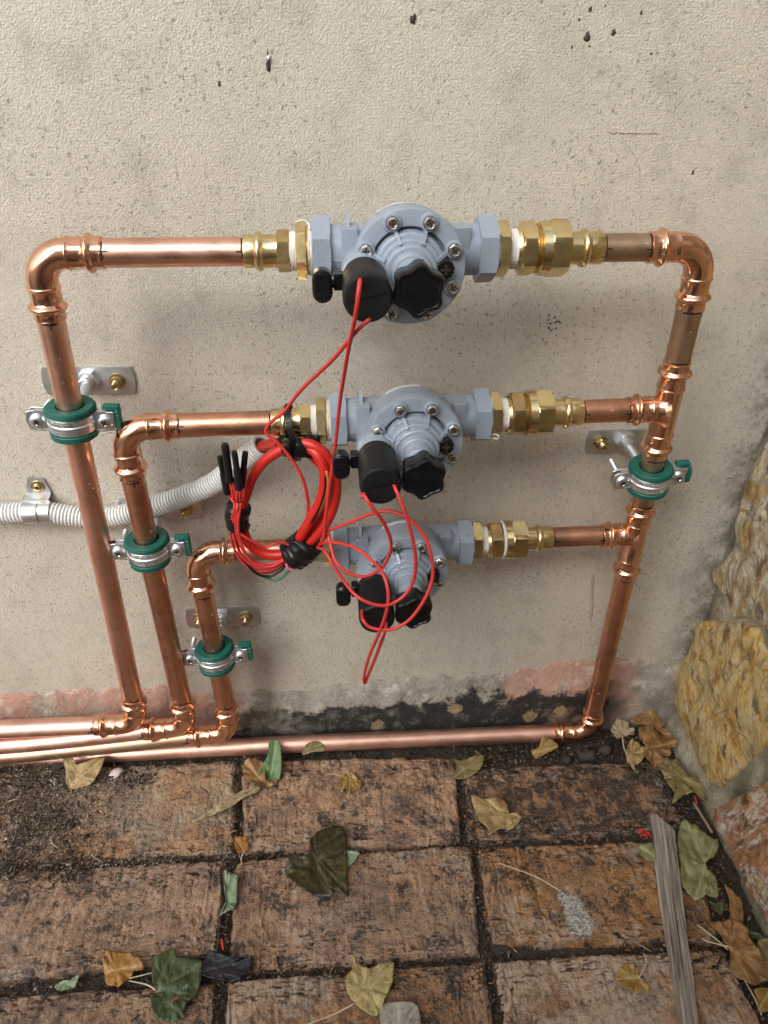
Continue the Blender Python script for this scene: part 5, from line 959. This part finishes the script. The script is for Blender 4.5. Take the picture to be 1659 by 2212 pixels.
# ================================================================== PIPE CLAMPS
def at_riser(a, b, z): return lerp(a, b, (z-a[2])/(b[2]-a[2]))
def clamp(label, P, axis, plate_c, flip=False, plate_w=.076, plate_h=.0235, pl_label=None, seed=0):
    a, f, _ = ortho(axis, (0, -1, 0)); s = np.cross(a, f); P = A_(P)                 # s points to +x
    T = Thing('pipe_clamp', label, 'pipe clamp', (P[0], 0, P[2]), 'green lined pipe clamps')
    def at(u, h, w): return P+s*u+a*h+f*w
    # green rubber lining: two flared collars with a waist for the band
    prof = [(-.0122, .0106), (-.0126, .0172), (-.0122, .0180), (-.0078, .0184), (-.0072, .0178), (-.0072, .0150), (.0072, .0150), (.0072, .0176), (.0078, .0186), (.0120, .0180), (.0126, .0172), (.0118, .0106), (.0060, .0100), (-.0060, .0100)]
    rfw = lambda t, rad, th: rad*(1-.10*np.clip(np.abs(np.sin(th))-.80, 0, 1)*(rad > .014))
    T.part('rubber_lining', lathe(prof+[prof[0]], P, a, f, 56, False, rfw), 'green', sharp=30)
    for h in (.0092, .0106): T.part('lining_groove', lathe([(h-.0004, .0180), (h, .0189), (h+.0004, .0180)], P, a, f, 56, False), 'green', sharp=180)
    bd = T.part('band', lathe([(-.0068, .0150), (-.0068, .0169), (-.0062, .0175), (-.0020, .0176), (-.0012, .0184), (.0008, .0184), (.0016, .0176), (.0060, .0174), (.0066, .0168), (.0066, .0150)], P, a, f, 56, False), 'zinc', sharp=30)
    T.part('lettering', wrap_text('Walraven Bifix', .0042, P, a, f, .0176, .0037), 'zinc', bd, sharp=180)
    T.part('lettering', wrap_text('20-23 | 1/2"', .0040, P, a, f, .0176, -.0043), 'zinc', bd, sharp=180)
    for sg in (-1, 1):
        out = [(0, -.0082), (.0125, -.0086), (.0158, -.0070), (.0168, 0), (.0158, .0070), (.0125, .0086), (0, .0082)]
        if sg > 0: out = [(0, -.0080), (.0150, -.0080), (.0155, -.0075), (.0155, .0075), (.0150, .0080), (0, .0080)]
        for w0, w1, nm in ((.0015, .0031, 'ear'), (-.0042, -.0026, 'rear_ear')):
            e = T.part(nm, prism(out if sg > 0 else out[::-1], at(sg*.0165, 0, 0), s*sg, a, f, w0, w1, .0003), 'zinc', sharp=30)
        for hh in (.0078, -.0078): T.part('ear_flange', box(at(sg*.0215, hh, .0010), (.0100, .0014, .0050), s, a, f, .0004), 'zinc', sharp=30)
        c = at(sg*.0248, -.0002, .0031)
        sc = T.part('screw', lathe([(0, .0030), (0, .0058), (.0008, .0060), (.0022, .0052), (.0030, .0036), (.0031, .0024), (.0024, .0018), (.0024, .0004)], c, f, n=28), 'zinc', sharp=40)
        ph = 1.1*sg+seed
        for k in range(2):
            X = s*cos(ph+k*pi/2)+a*sin(ph+k*pi/2); Y = np.cross(f, X); T.part('recess', box(c+f*.0029, (.0052, .0011, .0006), X, Y, f, .0001), 'slot', sc)
        T.part('shank', lathe(thread(-.030 if sg < 0 else -.016, 0, .0021, .0012, .0003), c-f*.001, f, n=16), 'zinc', sc, sharp=30)
    # green snap clip on the right ear
    cl = join(box(at(.0342, .0002, -.0012), (.0030, .0170, .0080), s, a, f, .0007), box(at(.0292, .0094, -.0030), (.0125, .0034, .0062), s, a, f, .0007), box(at(.0305, -.0092, -.0030), (.0100, .0022, .0044), s, a, f, .0005), box(at(.0350, .0000, .0032), (.0020, .0120, .0022), s, a, f, .0005))
    T.part('snap_clip', cl, 'green')
    # stud to the wall plate
    pc = A_(plate_c); back = P-f*.0150; front = A_((pc[0], -.0030, pc[2])); L = np.linalg.norm(back-front); ax = unit(back-front)
    T.part('stud', join(lathe(thread(0, L, .0040, .0020, .00025), front, ax, n=20), lathe([(L-.0040, .0060, .0060), (L-.0035, .0074, .0066), (L-.0005, .0074, .0066), (L, .0066, .0066)], front, ax, n=24)), 'zinc', sharp=25)
    k = plate_w/2; out = []
    for sg in (1, -1):
        for t in np.linspace(-1, 1, 9): out.append((sg*(k-.0035+.0035*sqrt(max(0, 1-(t*.92)**2)))-sg*.0, sg*t*plate_h/2))
    pl = T.part('wall_plate', prism(out, (pc[0], -.0008, pc[2]), (1, 0, 0), (0, 0, 1), (0, -1, 0), -.0012, .0018, .0004), 'zinc', sharp=30)
    T.part('socket_nut', join(lathe([(.0010, .0080, .0080), (.0012, .0098, .0086), (.0060, .0098, .0086), (.0066, .0088, .0086), (.0066, .0060, .0060)], (pc[0], -.0012, pc[2]), (0, -1, 0), (0, 0, 1), 24), lathe([(.006, .0062), (.0130, .0060), (.0135, .0052), (.0135, .004)], (pc[0], -.0012, pc[2]), (0, -1, 0), n=24)), 'zinc', sharp=25)
    for sg in (-1, 1):
        c = A_((pc[0]+sg*.0235, -.0026, pc[2]-.0005)); bo = T.part('anchor_bolt', join(lathe([(0, .0050), (0, .0068), (.0010, .0068), (.0011, .0056)], c, (0, -1, 0), n=24), lathe([(.0010, .0045, .0045), (.0010, .0056, .0049), (.0050, .0056, .0049), (.0056, .0047, .0047), (.0056, .003, .003)], c, (0, -1, 0), (.3, 0, 1), 24), lathe(thread(.004, .0115, .0029, .0012, .0003)+[(.0118, .0020)], c, (0, -1, 0), n=16)), 'yellow_zinc', sharp=25)
    return T
RS = [(A_(ROWS[i][0]), A_(FEET[i])) for i in range(3)]
def pclamp(i, z): return at_riser(*RS[i], z)
clamp('green lined clamp on the tallest copper riser, above the conduit', pclamp(0, .4350), RS[0][0]-RS[0][1], (-.1987, 0, .4395), seed=0)
clamp('green lined clamp just below the grey conduit on the middle copper riser', pclamp(1, .3075), RS[1][0]-RS[1][1], (-.1570, 0, .3130), seed=.5)
clamp('green lined clamp lowest on the wall, holding the shortest riser', pclamp(2, .1670), RS[2][0]-RS[2][1], (-.1122, 0, .1800), seed=.9)
clamp('green lined clamp between the two copper tees near the stone wall', at_riser(C1, C2, .3670), C1-C2, (.2765, 0, .3750), seed=.3)

# ================================================================== CONDUIT, CABLE COIL
cp = catmull(WIRE['conduit'], 14); seg = np.r_[0, np.cumsum(np.linalg.norm(np.diff(cp, axis=0), axis=1))]
def resample(P, step):
    s = np.r_[0, np.cumsum(np.linalg.norm(np.diff(P, axis=0), axis=1))]; t = np.arange(0, s[-1], step); return np.stack([np.interp(t, s, P[:, k]) for k in range(3)], 1), t
def corrugated(P, r, pitch=.0032):
    L = np.r_[0, np.cumsum(np.linalg.norm(np.diff(P, axis=0), axis=1))]; t, R = [], []; k = 0
    while (k+1)*pitch < L[-1]:
        for f_, rr_ in ((0, r-.0004), (.08, r), (.35, r+.0002), (.52, r), (.58, r-.0004), (.62, r-.0022), (.96, r-.0022)): t.append((k+f_)*pitch); R.append(rr_)
        k += 1
    Q = np.stack([np.interp(t, L, P[:, j]) for j in range(3)], 1); n = 28; Q = A_(Q)
    outer = sweep(Q, R, n, False); inner = sweep(Q[-160:], r-.0024, n, False); inner = (inner[0], [f_[::-1] for f_ in inner[1]])
    e = Q[-1]; d_ = unit(Q[-1]-Q[-2]); rim = sweep([e-d_*.0006, e, e+d_*.0008, e+d_*.0008, e-d_*.0004], [r-.0020, r, r-.0002, r-.0026, r-.0024], n, False) if False else lathe([(-.0008, r-.0021), (-.0004, r), (.0010, r), (.0013, r-.0003), (.0013, r-.0022), (-.0006, r-.0024)], e, d_, n=n, caps=False)
    return join(outer, inner, rim)
solo('corrugated_conduit', corrugated(cp, .0096), 'conduit', 'pale grey corrugated conduit curving behind the copper risers', 'conduit', base=(-.2636, -.012, .3178), sharp=40)
T = Thing('conduit_saddle', 'zinc half saddle screwed to the wall, holding the conduit', 'pipe clip', (-.2630, 0, .318))
c = A_((-.2630, -.0120, .3178)); hw = .0118; pth = []
for t in np.linspace(-75, 92, 26): r_ = .0106; pth.append((-(.0120+r_*cos(radians(t))), .3178+r_*sin(radians(t))))
pth += [(-.0105, .3292), (-.0060, .3302), (-.0030, .3318), (-.0024, .3340), (-.0024, .3475)]
V = []; n = len(pth)
for i, (y, z) in enumerate(pth):
    w = hw*(1 if i < 26 else .86+.06*(i-26)/max(1, n-27)); 
    if i == n-1: w *= .62
    for x in (-w, -w*.33, w*.33, w): V.append((c[0]+x, y, z))
    for x in (-w, -w*.33, w*.33, w):
        ang = 0 if i >= 26 else 1; V.append((c[0]+x, y+(.0012 if i >= 26 else .0010*cos(radians(-75+i*6.7))), z-(.0010*sin(radians(-75+i*6.7)) if i < 26 else 0)))
F = []
for i in range(n-1):
    for k in range(3): a0 = i*8+k; F.append((a0, a0+1, a0+9, a0+8)); b0 = i*8+4+k; F.append((b0, b0+8, b0+9, b0+1))
    F.append((i*8, i*8+8, i*8+12, i*8+4)); F.append((i*8+3, i*8+7, i*8+15, i*8+11))
F.append((0, 4, 5, 6, 7, 3, 2, 1)); e = (n-1)*8; F.append((e, e+1, e+2, e+3, e+7, e+6, e+5, e+4))
T.part('strap', (A_(V), F), 'zinc', sharp=30)
T.part('strap_rib', sweep([(c[0]+.001, y-.0002, z) for y, z in pth[2:24]], .0011, 8), 'zinc', sharp=180)
sc = T.part('screw', join(lathe([(0, .0030), (0, .0062), (.0010, .0060), (.0012, .0042)], (c[0]+.0008, -.0022, .3388), (0, -1, 0), n=28), lathe([(.0005, .003), (.0010, .0040), (.0022, .0036), (.0028, .0022), (.0024, .0004)], (c[0]+.0008, -.0022, .3388), (0, -1, 0), n=24)), 'yellow_zinc')
T.part('recess', join(box((c[0]+.0008, -.0050, .3388), (.0040, .0008, .0008), (1, 0, 0), (0, 0, 1), (0, -1, 0), .0001), box((c[0]+.0008, -.0050, .3388), (.0008, .0040, .0007), (1, 0, 0), (0, 0, 1), (0, -1, 0), .0001)), 'slot', sc)

T = Thing('cable_coil', 'coil of red cable bound with black tape, hanging beside the valves', 'cable', tuple(WIRE['coilA'][13]))
CR = .0043
cA = T.part('cable', sweep(catmull(WIRE['coilA'], 10), CR, 20), 'red', sharp=180)
T.part('cable', sweep(catmull(WIRE['coilB'], 10), CR, 20), 'red', sharp=180); T.part('cable', sweep(catmull(WIRE['coilC'], 10), CR, 20), 'red', sharp=180)
B_ = catmull(WIRE['coilB'], 10)
T.part('bare_core', sweep(B_[28:56]+A_((.0020, -.0038, 0)), .0011, 8), 'orange', sharp=180); T.part('bare_core', sweep(B_[30:62]+A_((.0005, -.0043, -.001)), .0009, 8), 'black', sharp=180)
for k in range(5): T.part('core_wire', sweep(catmull(WIRE['bun%d' % k], 8), .00115, 8), 'redwire', sharp=180)
T.part('core_wire', sweep(catmull(WIRE['bunblack'], 8), .0011, 8), 'black', sharp=180, label='black core wire'); T.part('core_wire', sweep(catmull(WIRE['bungreen'], 8), .0012, 8), 'greenwire', sharp=180, label='green core wire')
T.part('core_wire', sweep(catmull(WIRE['bunpink'], 8), .0013, 8), 'pink', sharp=180, label='pink core wire'); T.part('core_wire', sweep(catmull(WIRE['loop2'], 8), .0011, 8), 'redwire', sharp=180)
for k in range(4):
    P = catmull(WIRE['con%d' % k], 8); m = len(P); pr = [.0022]+[.0030]*3+[.0031]*(m-7)+[.0030, .0036, .0036] if k == 0 else [.0020]+[.0024]*(m//2-1)+[.0029]*(m-m//2)
    T.part('crimp_connector', sweep(P, pr[:m], 16), 'rubber', sharp=40); 
    for dx in (-.0011, .0011): T.part('core_wire', sweep(catmull(A_(WIRE['con%dw' % k])+A_((dx, 0, 0)), 6), .00105, 8), 'redwire', sharp=180)
def tape_over(P, r, seed, k=24):
    P = catmull(P, 8); m = len(P); return sweep(P, [r*(1+.06*nz(i*.35, seed, 1)) for i in range(m)], k)
def at_tape(geo, seed, amp=.0007):
    V, F = geo; V = A_([v+A_((nz(v[0], v[1]+seed, v[2], 160), nz(v[1], v[2], v[0]+seed, 160), nz(v[2], v[0]+seed, v[1], 160)))*amp for v in V]); return V, F
cw = A_(WIRE['coilA'])
T.part('tape_wrap', at_tape(tape_over([cw[3]+A_((.002, -.002, -.001)), cw[4]+A_((-.004, -.001, -.004)), cw[4]+A_((.008, 0, -.004)), cw[5]+A_((-.002, 0, -.001))], .0088, 1), 1), 'tape', sharp=180)
T.part('tape_wrap', at_tape(tape_over([cw[18]+A_((-.003, -.003, -.002)), cw[17]+A_((-.003, -.003, .005)), cw[17]+A_((-.003, -.003, -.004)), cw[16]+A_((-.003, -.002, .013))], .0100, 2), 2), 'tape', sharp=180)
T.part('tape_wrap', at_tape(tape_over([cw[11]+A_((-.001, -.001, .001)), lerp(cw[11], cw[12], .5)+A_((0, -.001, -.001)), cw[12]+A_((0, -.001, -.002)), lerp(cw[12], cw[13], .45)+A_((.002, -.001, -.004))], .0142, 3), 3, .0018), 'tape', sharp=180)
# cable tie round the adapter
i = 1; O = rowp(1, VL[1]-.0295); ax = unit(rowd(1)+A_((.0, .05, .22))); a, f, b_ = ortho(ax, (0, -1, .2))
T2 = Thing('cable_tie', 'black cable tie looped round the brass adapter, holding the coil', 'cable tie', tuple(O), None)
cen = O+A_((0, -.004, -.0075)); V = []; nn = 48
for k in range(nn):
    t = k*2*pi/nn; q = cen+A_((-.0035*sin(t), -.0185*cos(t)*1.0, .0225*sin(t)))
    for du, dr in ((-.0022, 0), (.0022, 0), (.0022, .0011), (-.0022, .0011)): e_ = A_((0, -cos(t), sin(t))); V.append(q+A_((1, 0, .15))*du+e_*dr)
F = []
for k in range(nn):
    for j in range(4): F.append((k*4+j, ((k+1) % nn)*4+j, ((k+1) % nn)*4+(j+1) % 4, k*4+(j+1) % 4))
T2.part('strap', (A_(V), F), 'black', sharp=40)
hp = cen+A_((-.002, -.0185, -.0035)); T2.part('head', join(box(hp+A_((-.003, -.0015, .0)), (.0075, .0055, .0065), unit((1, 0, .2)), unit((-.2, 0, 1)), (0, -1, 0), .0006), box(hp+A_((.001, 0, -.006)), (.0046, .011, .0014), unit((1, 0, -.1)), unit((.1, 0, 1)), (0, -1, 0), .0003)), 'black')

# ================================================================== LEAVES AND SCRAPS
def leaf_geo(D, curl, seed, fold=0., lift=0.):
    o = catmull([p for p in D['o']], 7, True); n = len(o); o = o+A_([((nz(j*.9, seed, 1)+.6*nz(j*2.3, seed, 4))*.0007, (nz(j*.9, seed, 7)+.6*nz(j*2.3, seed, 9))*.0007, 0) for j in range(n)]); base, tip = A_(D['b']), A_(D['t']); cen = o.mean(0); c = .65*cen+.35*base
    X = A_(D['o']); nrm = np.zeros(3)
    for i in range(len(X)): nrm += np.cross(X[i]-cen, X[(i+1) % len(X)]-cen)
    nrm = unit(nrm); nrm = -nrm if nrm[2] < 0 else nrm
    size = np.sqrt(((o-cen)**2).sum(1)).mean()
    dist = np.linalg.norm(o-base, axis=1); tips = [i for i in range(n) if dist[i] >= max(dist[(i+k) % n] for k in range(-6, 7)) and dist[i] > size*.5]
    tips = sorted(tips, key=lambda i: -dist[i])[:5]; segs = [o[i] for i in tips]+[tip]
    md = unit(tip-base); V, att = [], []; rings = 12
    for k in range(rings+1):
        t = k/rings
        for j, p in enumerate(o):
            q = c+(p-c)*t
            dv = min(np.linalg.norm((q-base)-(sg-base)*np.clip(((q-base)@(sg-base))/max(1e-9, (sg-base)@(sg-base)), 0, 1)) for sg in segs)
            side = np.cross(nrm, md)@(q-base); al = (q-base)@md
            h = curl*size*(t**2.2)*(.25+.9*fbm(cos(j/n*2*pi)*1.3, sin(j/n*2*pi)*1.3, seed, 1.4, 3)) + .075*size*fbm(q[0], q[1], seed, 120, 4) - .0006*math.exp(-(dv/.0012)**2) + fold*abs(side) + .03*size
            V.append(q+nrm*(h+lift)); att.append(math.exp(-(dv/.0009)**2))
    n1 = len(V); V = A_(V); zb = V.copy()-nrm*.00035; V = np.vstack([V, zb]); att += att
    F = []
    for k in range(rings):
        for j in range(n):
            a, b = k*n+j, k*n+(j+1) % n; F.append((a, a+n, b+n, b)); F.append((n1+a, n1+b, n1+b+n, n1+a+n))
    for j in range(n): a, b = rings*n+j, rings*n+(j+1) % n; F.append((a, n1+a, n1+b, b))
    return V, F, att
def add_leaf(key, mat, label, curl=.25, seed=1, fold=0., cat='leaf', name='fallen_leaf', group='fallen leaves on the paving', lift=0., raise_=True):
    D = LEAF[key]; V, F, att = leaf_geo(D, curl, seed, fold, lift); me_v = A_(V)
    base = A_((V[:, 0].mean(), V[:, 1].mean(), V[:, 2].min()))
    if 's' in D:
        T = Thing(name, label, cat, tuple(base), group); o = T.part('blade', (V, F), LM[mat], sharp=180)
        P = A_(D['s']).copy(); P[:, 2] = np.maximum(P[:, 2]-.001, .0015); P[0][2] = V[:, 2].mean(); m_ = catmull(P, 6); T.part('stem', sweep(m_, np.linspace(.0008, .0005, len(m_)), 6), M['straw'] if mat not in ('deep',) else M['straw'], sharp=180)
    else:
        o = solo(name, (V, F), LM[mat], label, cat, group, base, 180)
    at_ = o.data.attributes.new('vein', 'FLOAT', 'POINT'); at_.data.foreach_set('value', att)
    return o
LS_ = [
 ('tan_pipe', 'tan', 'folded tan leaf against the copper pipes where they leave the risers', .18),
 ('brown_cup', 'brown', 'cupped brown leaf behind the curled bright green leaf', .35),
 ('green_fold', 'green', 'bright green folded leaf leaning upright on the copper pipe', .10),
 ('lance', 'pale', 'long narrow straw-coloured leaf lying across the brick joint', .05),
 ('small_brown', 'golden', 'small wet golden leaf alone near the back edge of a brick', .30),
 ('pipe_brown', 'olive', 'brown leaf propped in front of the low copper run', .15),
 ('orange_bit', 'orange', 'tiny orange leaf with a stem stuck in the joint', .2),
 ('dark_wet', 'wet', 'large wet blackish leaf on the central brick', .14),
 ('green_chip', 'palegreen', 'small pale green leaf scrap tucked by the blackish leaf', .1),
 ('green_curl', 'palegreen', 'pale green crumpled leaf standing in the brick joint', .30),
 ('orange_round', 'orange', 'rounded orange leaf with a curled edge beside the dark green leaf', .28),
 ('big_green', 'deep', 'large dark green ivy leaf beside the black tape scrap', .10),
 ('pale_green', 'palegreen', 'small pale green leaf in the joint left of the orange leaf', .2),
 ('yellow_maple', 'yellow', 'yellow pointed ivy leaf with a long stem', .16),
 ('grey_pale', 'grey', 'bleached grey leaf beside the yellow ivy leaf', .12),
 ('tan_spotted', 'tan', 'spotted tan leaf across the joint between two bricks', .22),
 ('olive', 'olive', 'dull olive leaf at a brick corner below the copper run', .15),
 ('golden_pipe', 'golden', 'golden leaf leaning on the end of the low copper run', .18),
 ('pale_tan', 'pale', 'cream crinkled leaf beside the low copper elbow', .30),
 ('cluster_back', 'brown', 'arched brown leaf at the back of the leaf heap', .25),
 ('cluster_mid', 'brown', 'broad wavy brown leaf on top of the leaf heap', .28),
 ('cluster_left', 'tan', 'light brown lobed leaf at the front of the leaf heap', .25),
 ('brown_curl', 'olive', 'brown leaf with a rolled end below the ochre stone', .26),
 ('stick_green', 'sage', 'large sage green leaf lying beside the wooden stake', .14),
 ('stick_small', 'sage', 'tip of a sage green leaf poking out from under the stake', .06),
 ('brown_strip', 'brown', 'brown leaf strip sunk in soil at the foot of the red stone', .15),
 ('dark_green', 'deep', 'small dark green leaf in the soil below the sage leaf', .15),
 ('brown_right', 'brown', 'large glossy brown leaf with thin stems at the paving edge', .20),
 ('orange_corner', 'golden', 'small golden brown leaf below the large glossy brown leaf', .2),
 ('three_lobe', 'golden', 'small golden three-lobed leaf with a reddish stem on a pale brick', .22),
 ('brown_edge', 'olive', 'brown leaf half hidden behind the large glossy brown leaf', .2),
 ('green_edge', 'deep', 'narrow dark green leaf blade by the red stone', .1)]
for i, (k, m, lb, cu) in enumerate(LS_): add_leaf(k, m, lb, cu*1.15, i*1.7, fold=.25 if k in ('green_fold', 'green_curl') else .0)
add_leaf('tape', 'film', 'scrap of wet black tape on the brick joint', .16, 77, cat='tape', name='tape_scrap', group=None)

# stake
def stake():
    Lp, Rp, Qp = (catmull(STICK[k], 14) for k in 'LRQ'); n = len(Lp); V = []
    ex = [(P[-1]-P[-2])/np.linalg.norm(P[-1]-P[-2]) for P in (Lp, Rp, Qp)]
    Lp, Rp, Qp = (np.vstack([P]+[P[-1]+e*k for k in (.05, .12)]) for P, e in zip((Lp, Rp, Qp), ex)); n = len(Lp)
    for i in range(n):
        w = .0007*fbm(i*.35, 2, 0, 1); l, r, q = Lp[i]+A_((w, 0, 0)), Rp[i]+A_((w, 0, .0005*nz(i*.6, 1))), Qp[i]+A_((.0008*fbm(i*.4, 5, 0, 1), 0, .0005*nz(i*.6, 4)))
        V += [l, r, lerp(r, q, .45)+A_((0, 0, .0003)), lerp(r, q, .50)+A_((0, 0, -.0009 if 3 < i < n-8 else .0002)), lerp(r, q, .55)+A_((0, 0, .0003)), q, A_((q[0]+.0012, q[1], .0012))]
    F = [(i*7+j, i*7+(j+1) % 7, (i+1)*7+(j+1) % 7, (i+1)*7+j) for i in range(n-1) for j in range(7)]+[tuple(range(6, -1, -1)), tuple((n-1)*7+j for j in range(7))]
    return A_(V), F
solo('wooden_stake', stake(), 'wood', 'weathered grey wooden stake lying on the bricks over the sage leaf', 'stake', sharp=30)
def rod(name, keys, r, mat, label, cat, group=None, bend=.0):
    P = A_([PTS[k] if isinstance(k, str) else k for k in keys]); Q = catmull(P, 10) if len(P) > 2 else A_([lerp(P[0], P[1], t)+A_((bend*sin(t*pi), 0, bend*.3*sin(t*pi))) for t in np.linspace(0, 1, 12)])
    return solo(name, sweep(Q, [r*(.8+.3*nz(i*.5, r*9e3)) for i in range(len(Q))], 8), mat, label, cat, group, sharp=180)
rod('wire_offcut', ('wire1a', 'wire1b'), .0011, 'redwire', 'red wire offcut in the joint above the tape scrap', 'wire', 'red wire offcuts')
rod('wire_offcut', ('wire2a', 'wire2b'), .0012, 'redwire', 'red wire offcut standing behind the brown leaf heap', 'wire', 'red wire offcuts')
rod('wire_offcut', ('wire3a', 'wire3b'), .0012, 'redwire', 'red wire offcut under the rolled end of a brown leaf', 'wire', 'red wire offcuts')
rod('twig', ('twig1a', 'twig1b'), .0018, 'twig', 'stout twig at the foot of the red and white stone', 'twig', 'twigs on the paving')
rod('straw_stem', ('straw1a', 'straw1m', 'straw1b'), .0007, 'straw', 'dry straw stem pointing at the white lime splash', 'twig', 'twigs on the paving')
rod('twig', ('twig2a', 'twig2b'), .0008, 'twig', 'thin twig across the joint beside the wooden stake', 'twig', 'twigs on the paving')
rod('twig', ('twig3a', 'twig3b', 'twig3c'), .0007, 'mud', 'thin dark twig crossing the folded tan leaf', 'twig', 'twigs on the paving')
rod('leaf_stalk', ('stem1a', 'stem1b'), .0006, 'straw', 'straight dry stalk between the orange and dark green leaves', 'twig', 'twigs on the paving', .001)
rod('leaf_stalk', ('stem3a', 'stem3b'), .0008, 'straw', 'pale stalk beside the large glossy brown leaf', 'twig', 'twigs on the paving', .001)
rod('leaf_stalk', ('stem4a', 'stem4b'), .0007, 'straw', 'thin stalk running down the paving edge to the golden brown leaf', 'twig', 'twigs on the paving', .001)
rod('bark_chip', ('bark1', 'bark2'), .0016, 'bark', 'red-brown bark chip lying on the dark green leaf', 'bark', None)
solo('pebble', lump(A_(PTS['pebble']), (.0070, .0062, .003), 3), 'pebble', 'pinkish flat pebble on the gritty brick', 'pebble', sharp=180)
for i, (x, y, s) in enumerate(((.288, -.052, .010), (.312, -.046, .008), (.262, -.058, .006))):
    solo('soil_clod', lump((x, y, .002), (s, s*.8, s*.55), i*3), 'lump', ('large dark clod under the low copper elbow', 'dark clod between the elbow and the cream crinkled leaf', 'small dark clod beside the golden leaf on the low run', 'dark clod in front of the cream crinkled leaf', 'dark clod behind the brown leaf heap')[i], 'soil', 'clods by the elbow', sharp=180)
tf = A_(PTS['tuft']); gs = []
for k in range(9):
    a = radians(150+k*24+random.uniform(-9, 9)); L = random.uniform(.006, .010); e = tf+A_((cos(a)*L, sin(a)*L, random.uniform(-.002, .004))); gs.append(sweep([tf, lerp(tf, e, .5)+A_((0, 0, .001)), e], [.0006, .0006, .0003], 6))
solo('fibre_tuft', join(*gs), 'redwire', 'tuft of red fibres at the end of the wooden stake', 'fibre tuft', sharp=180)
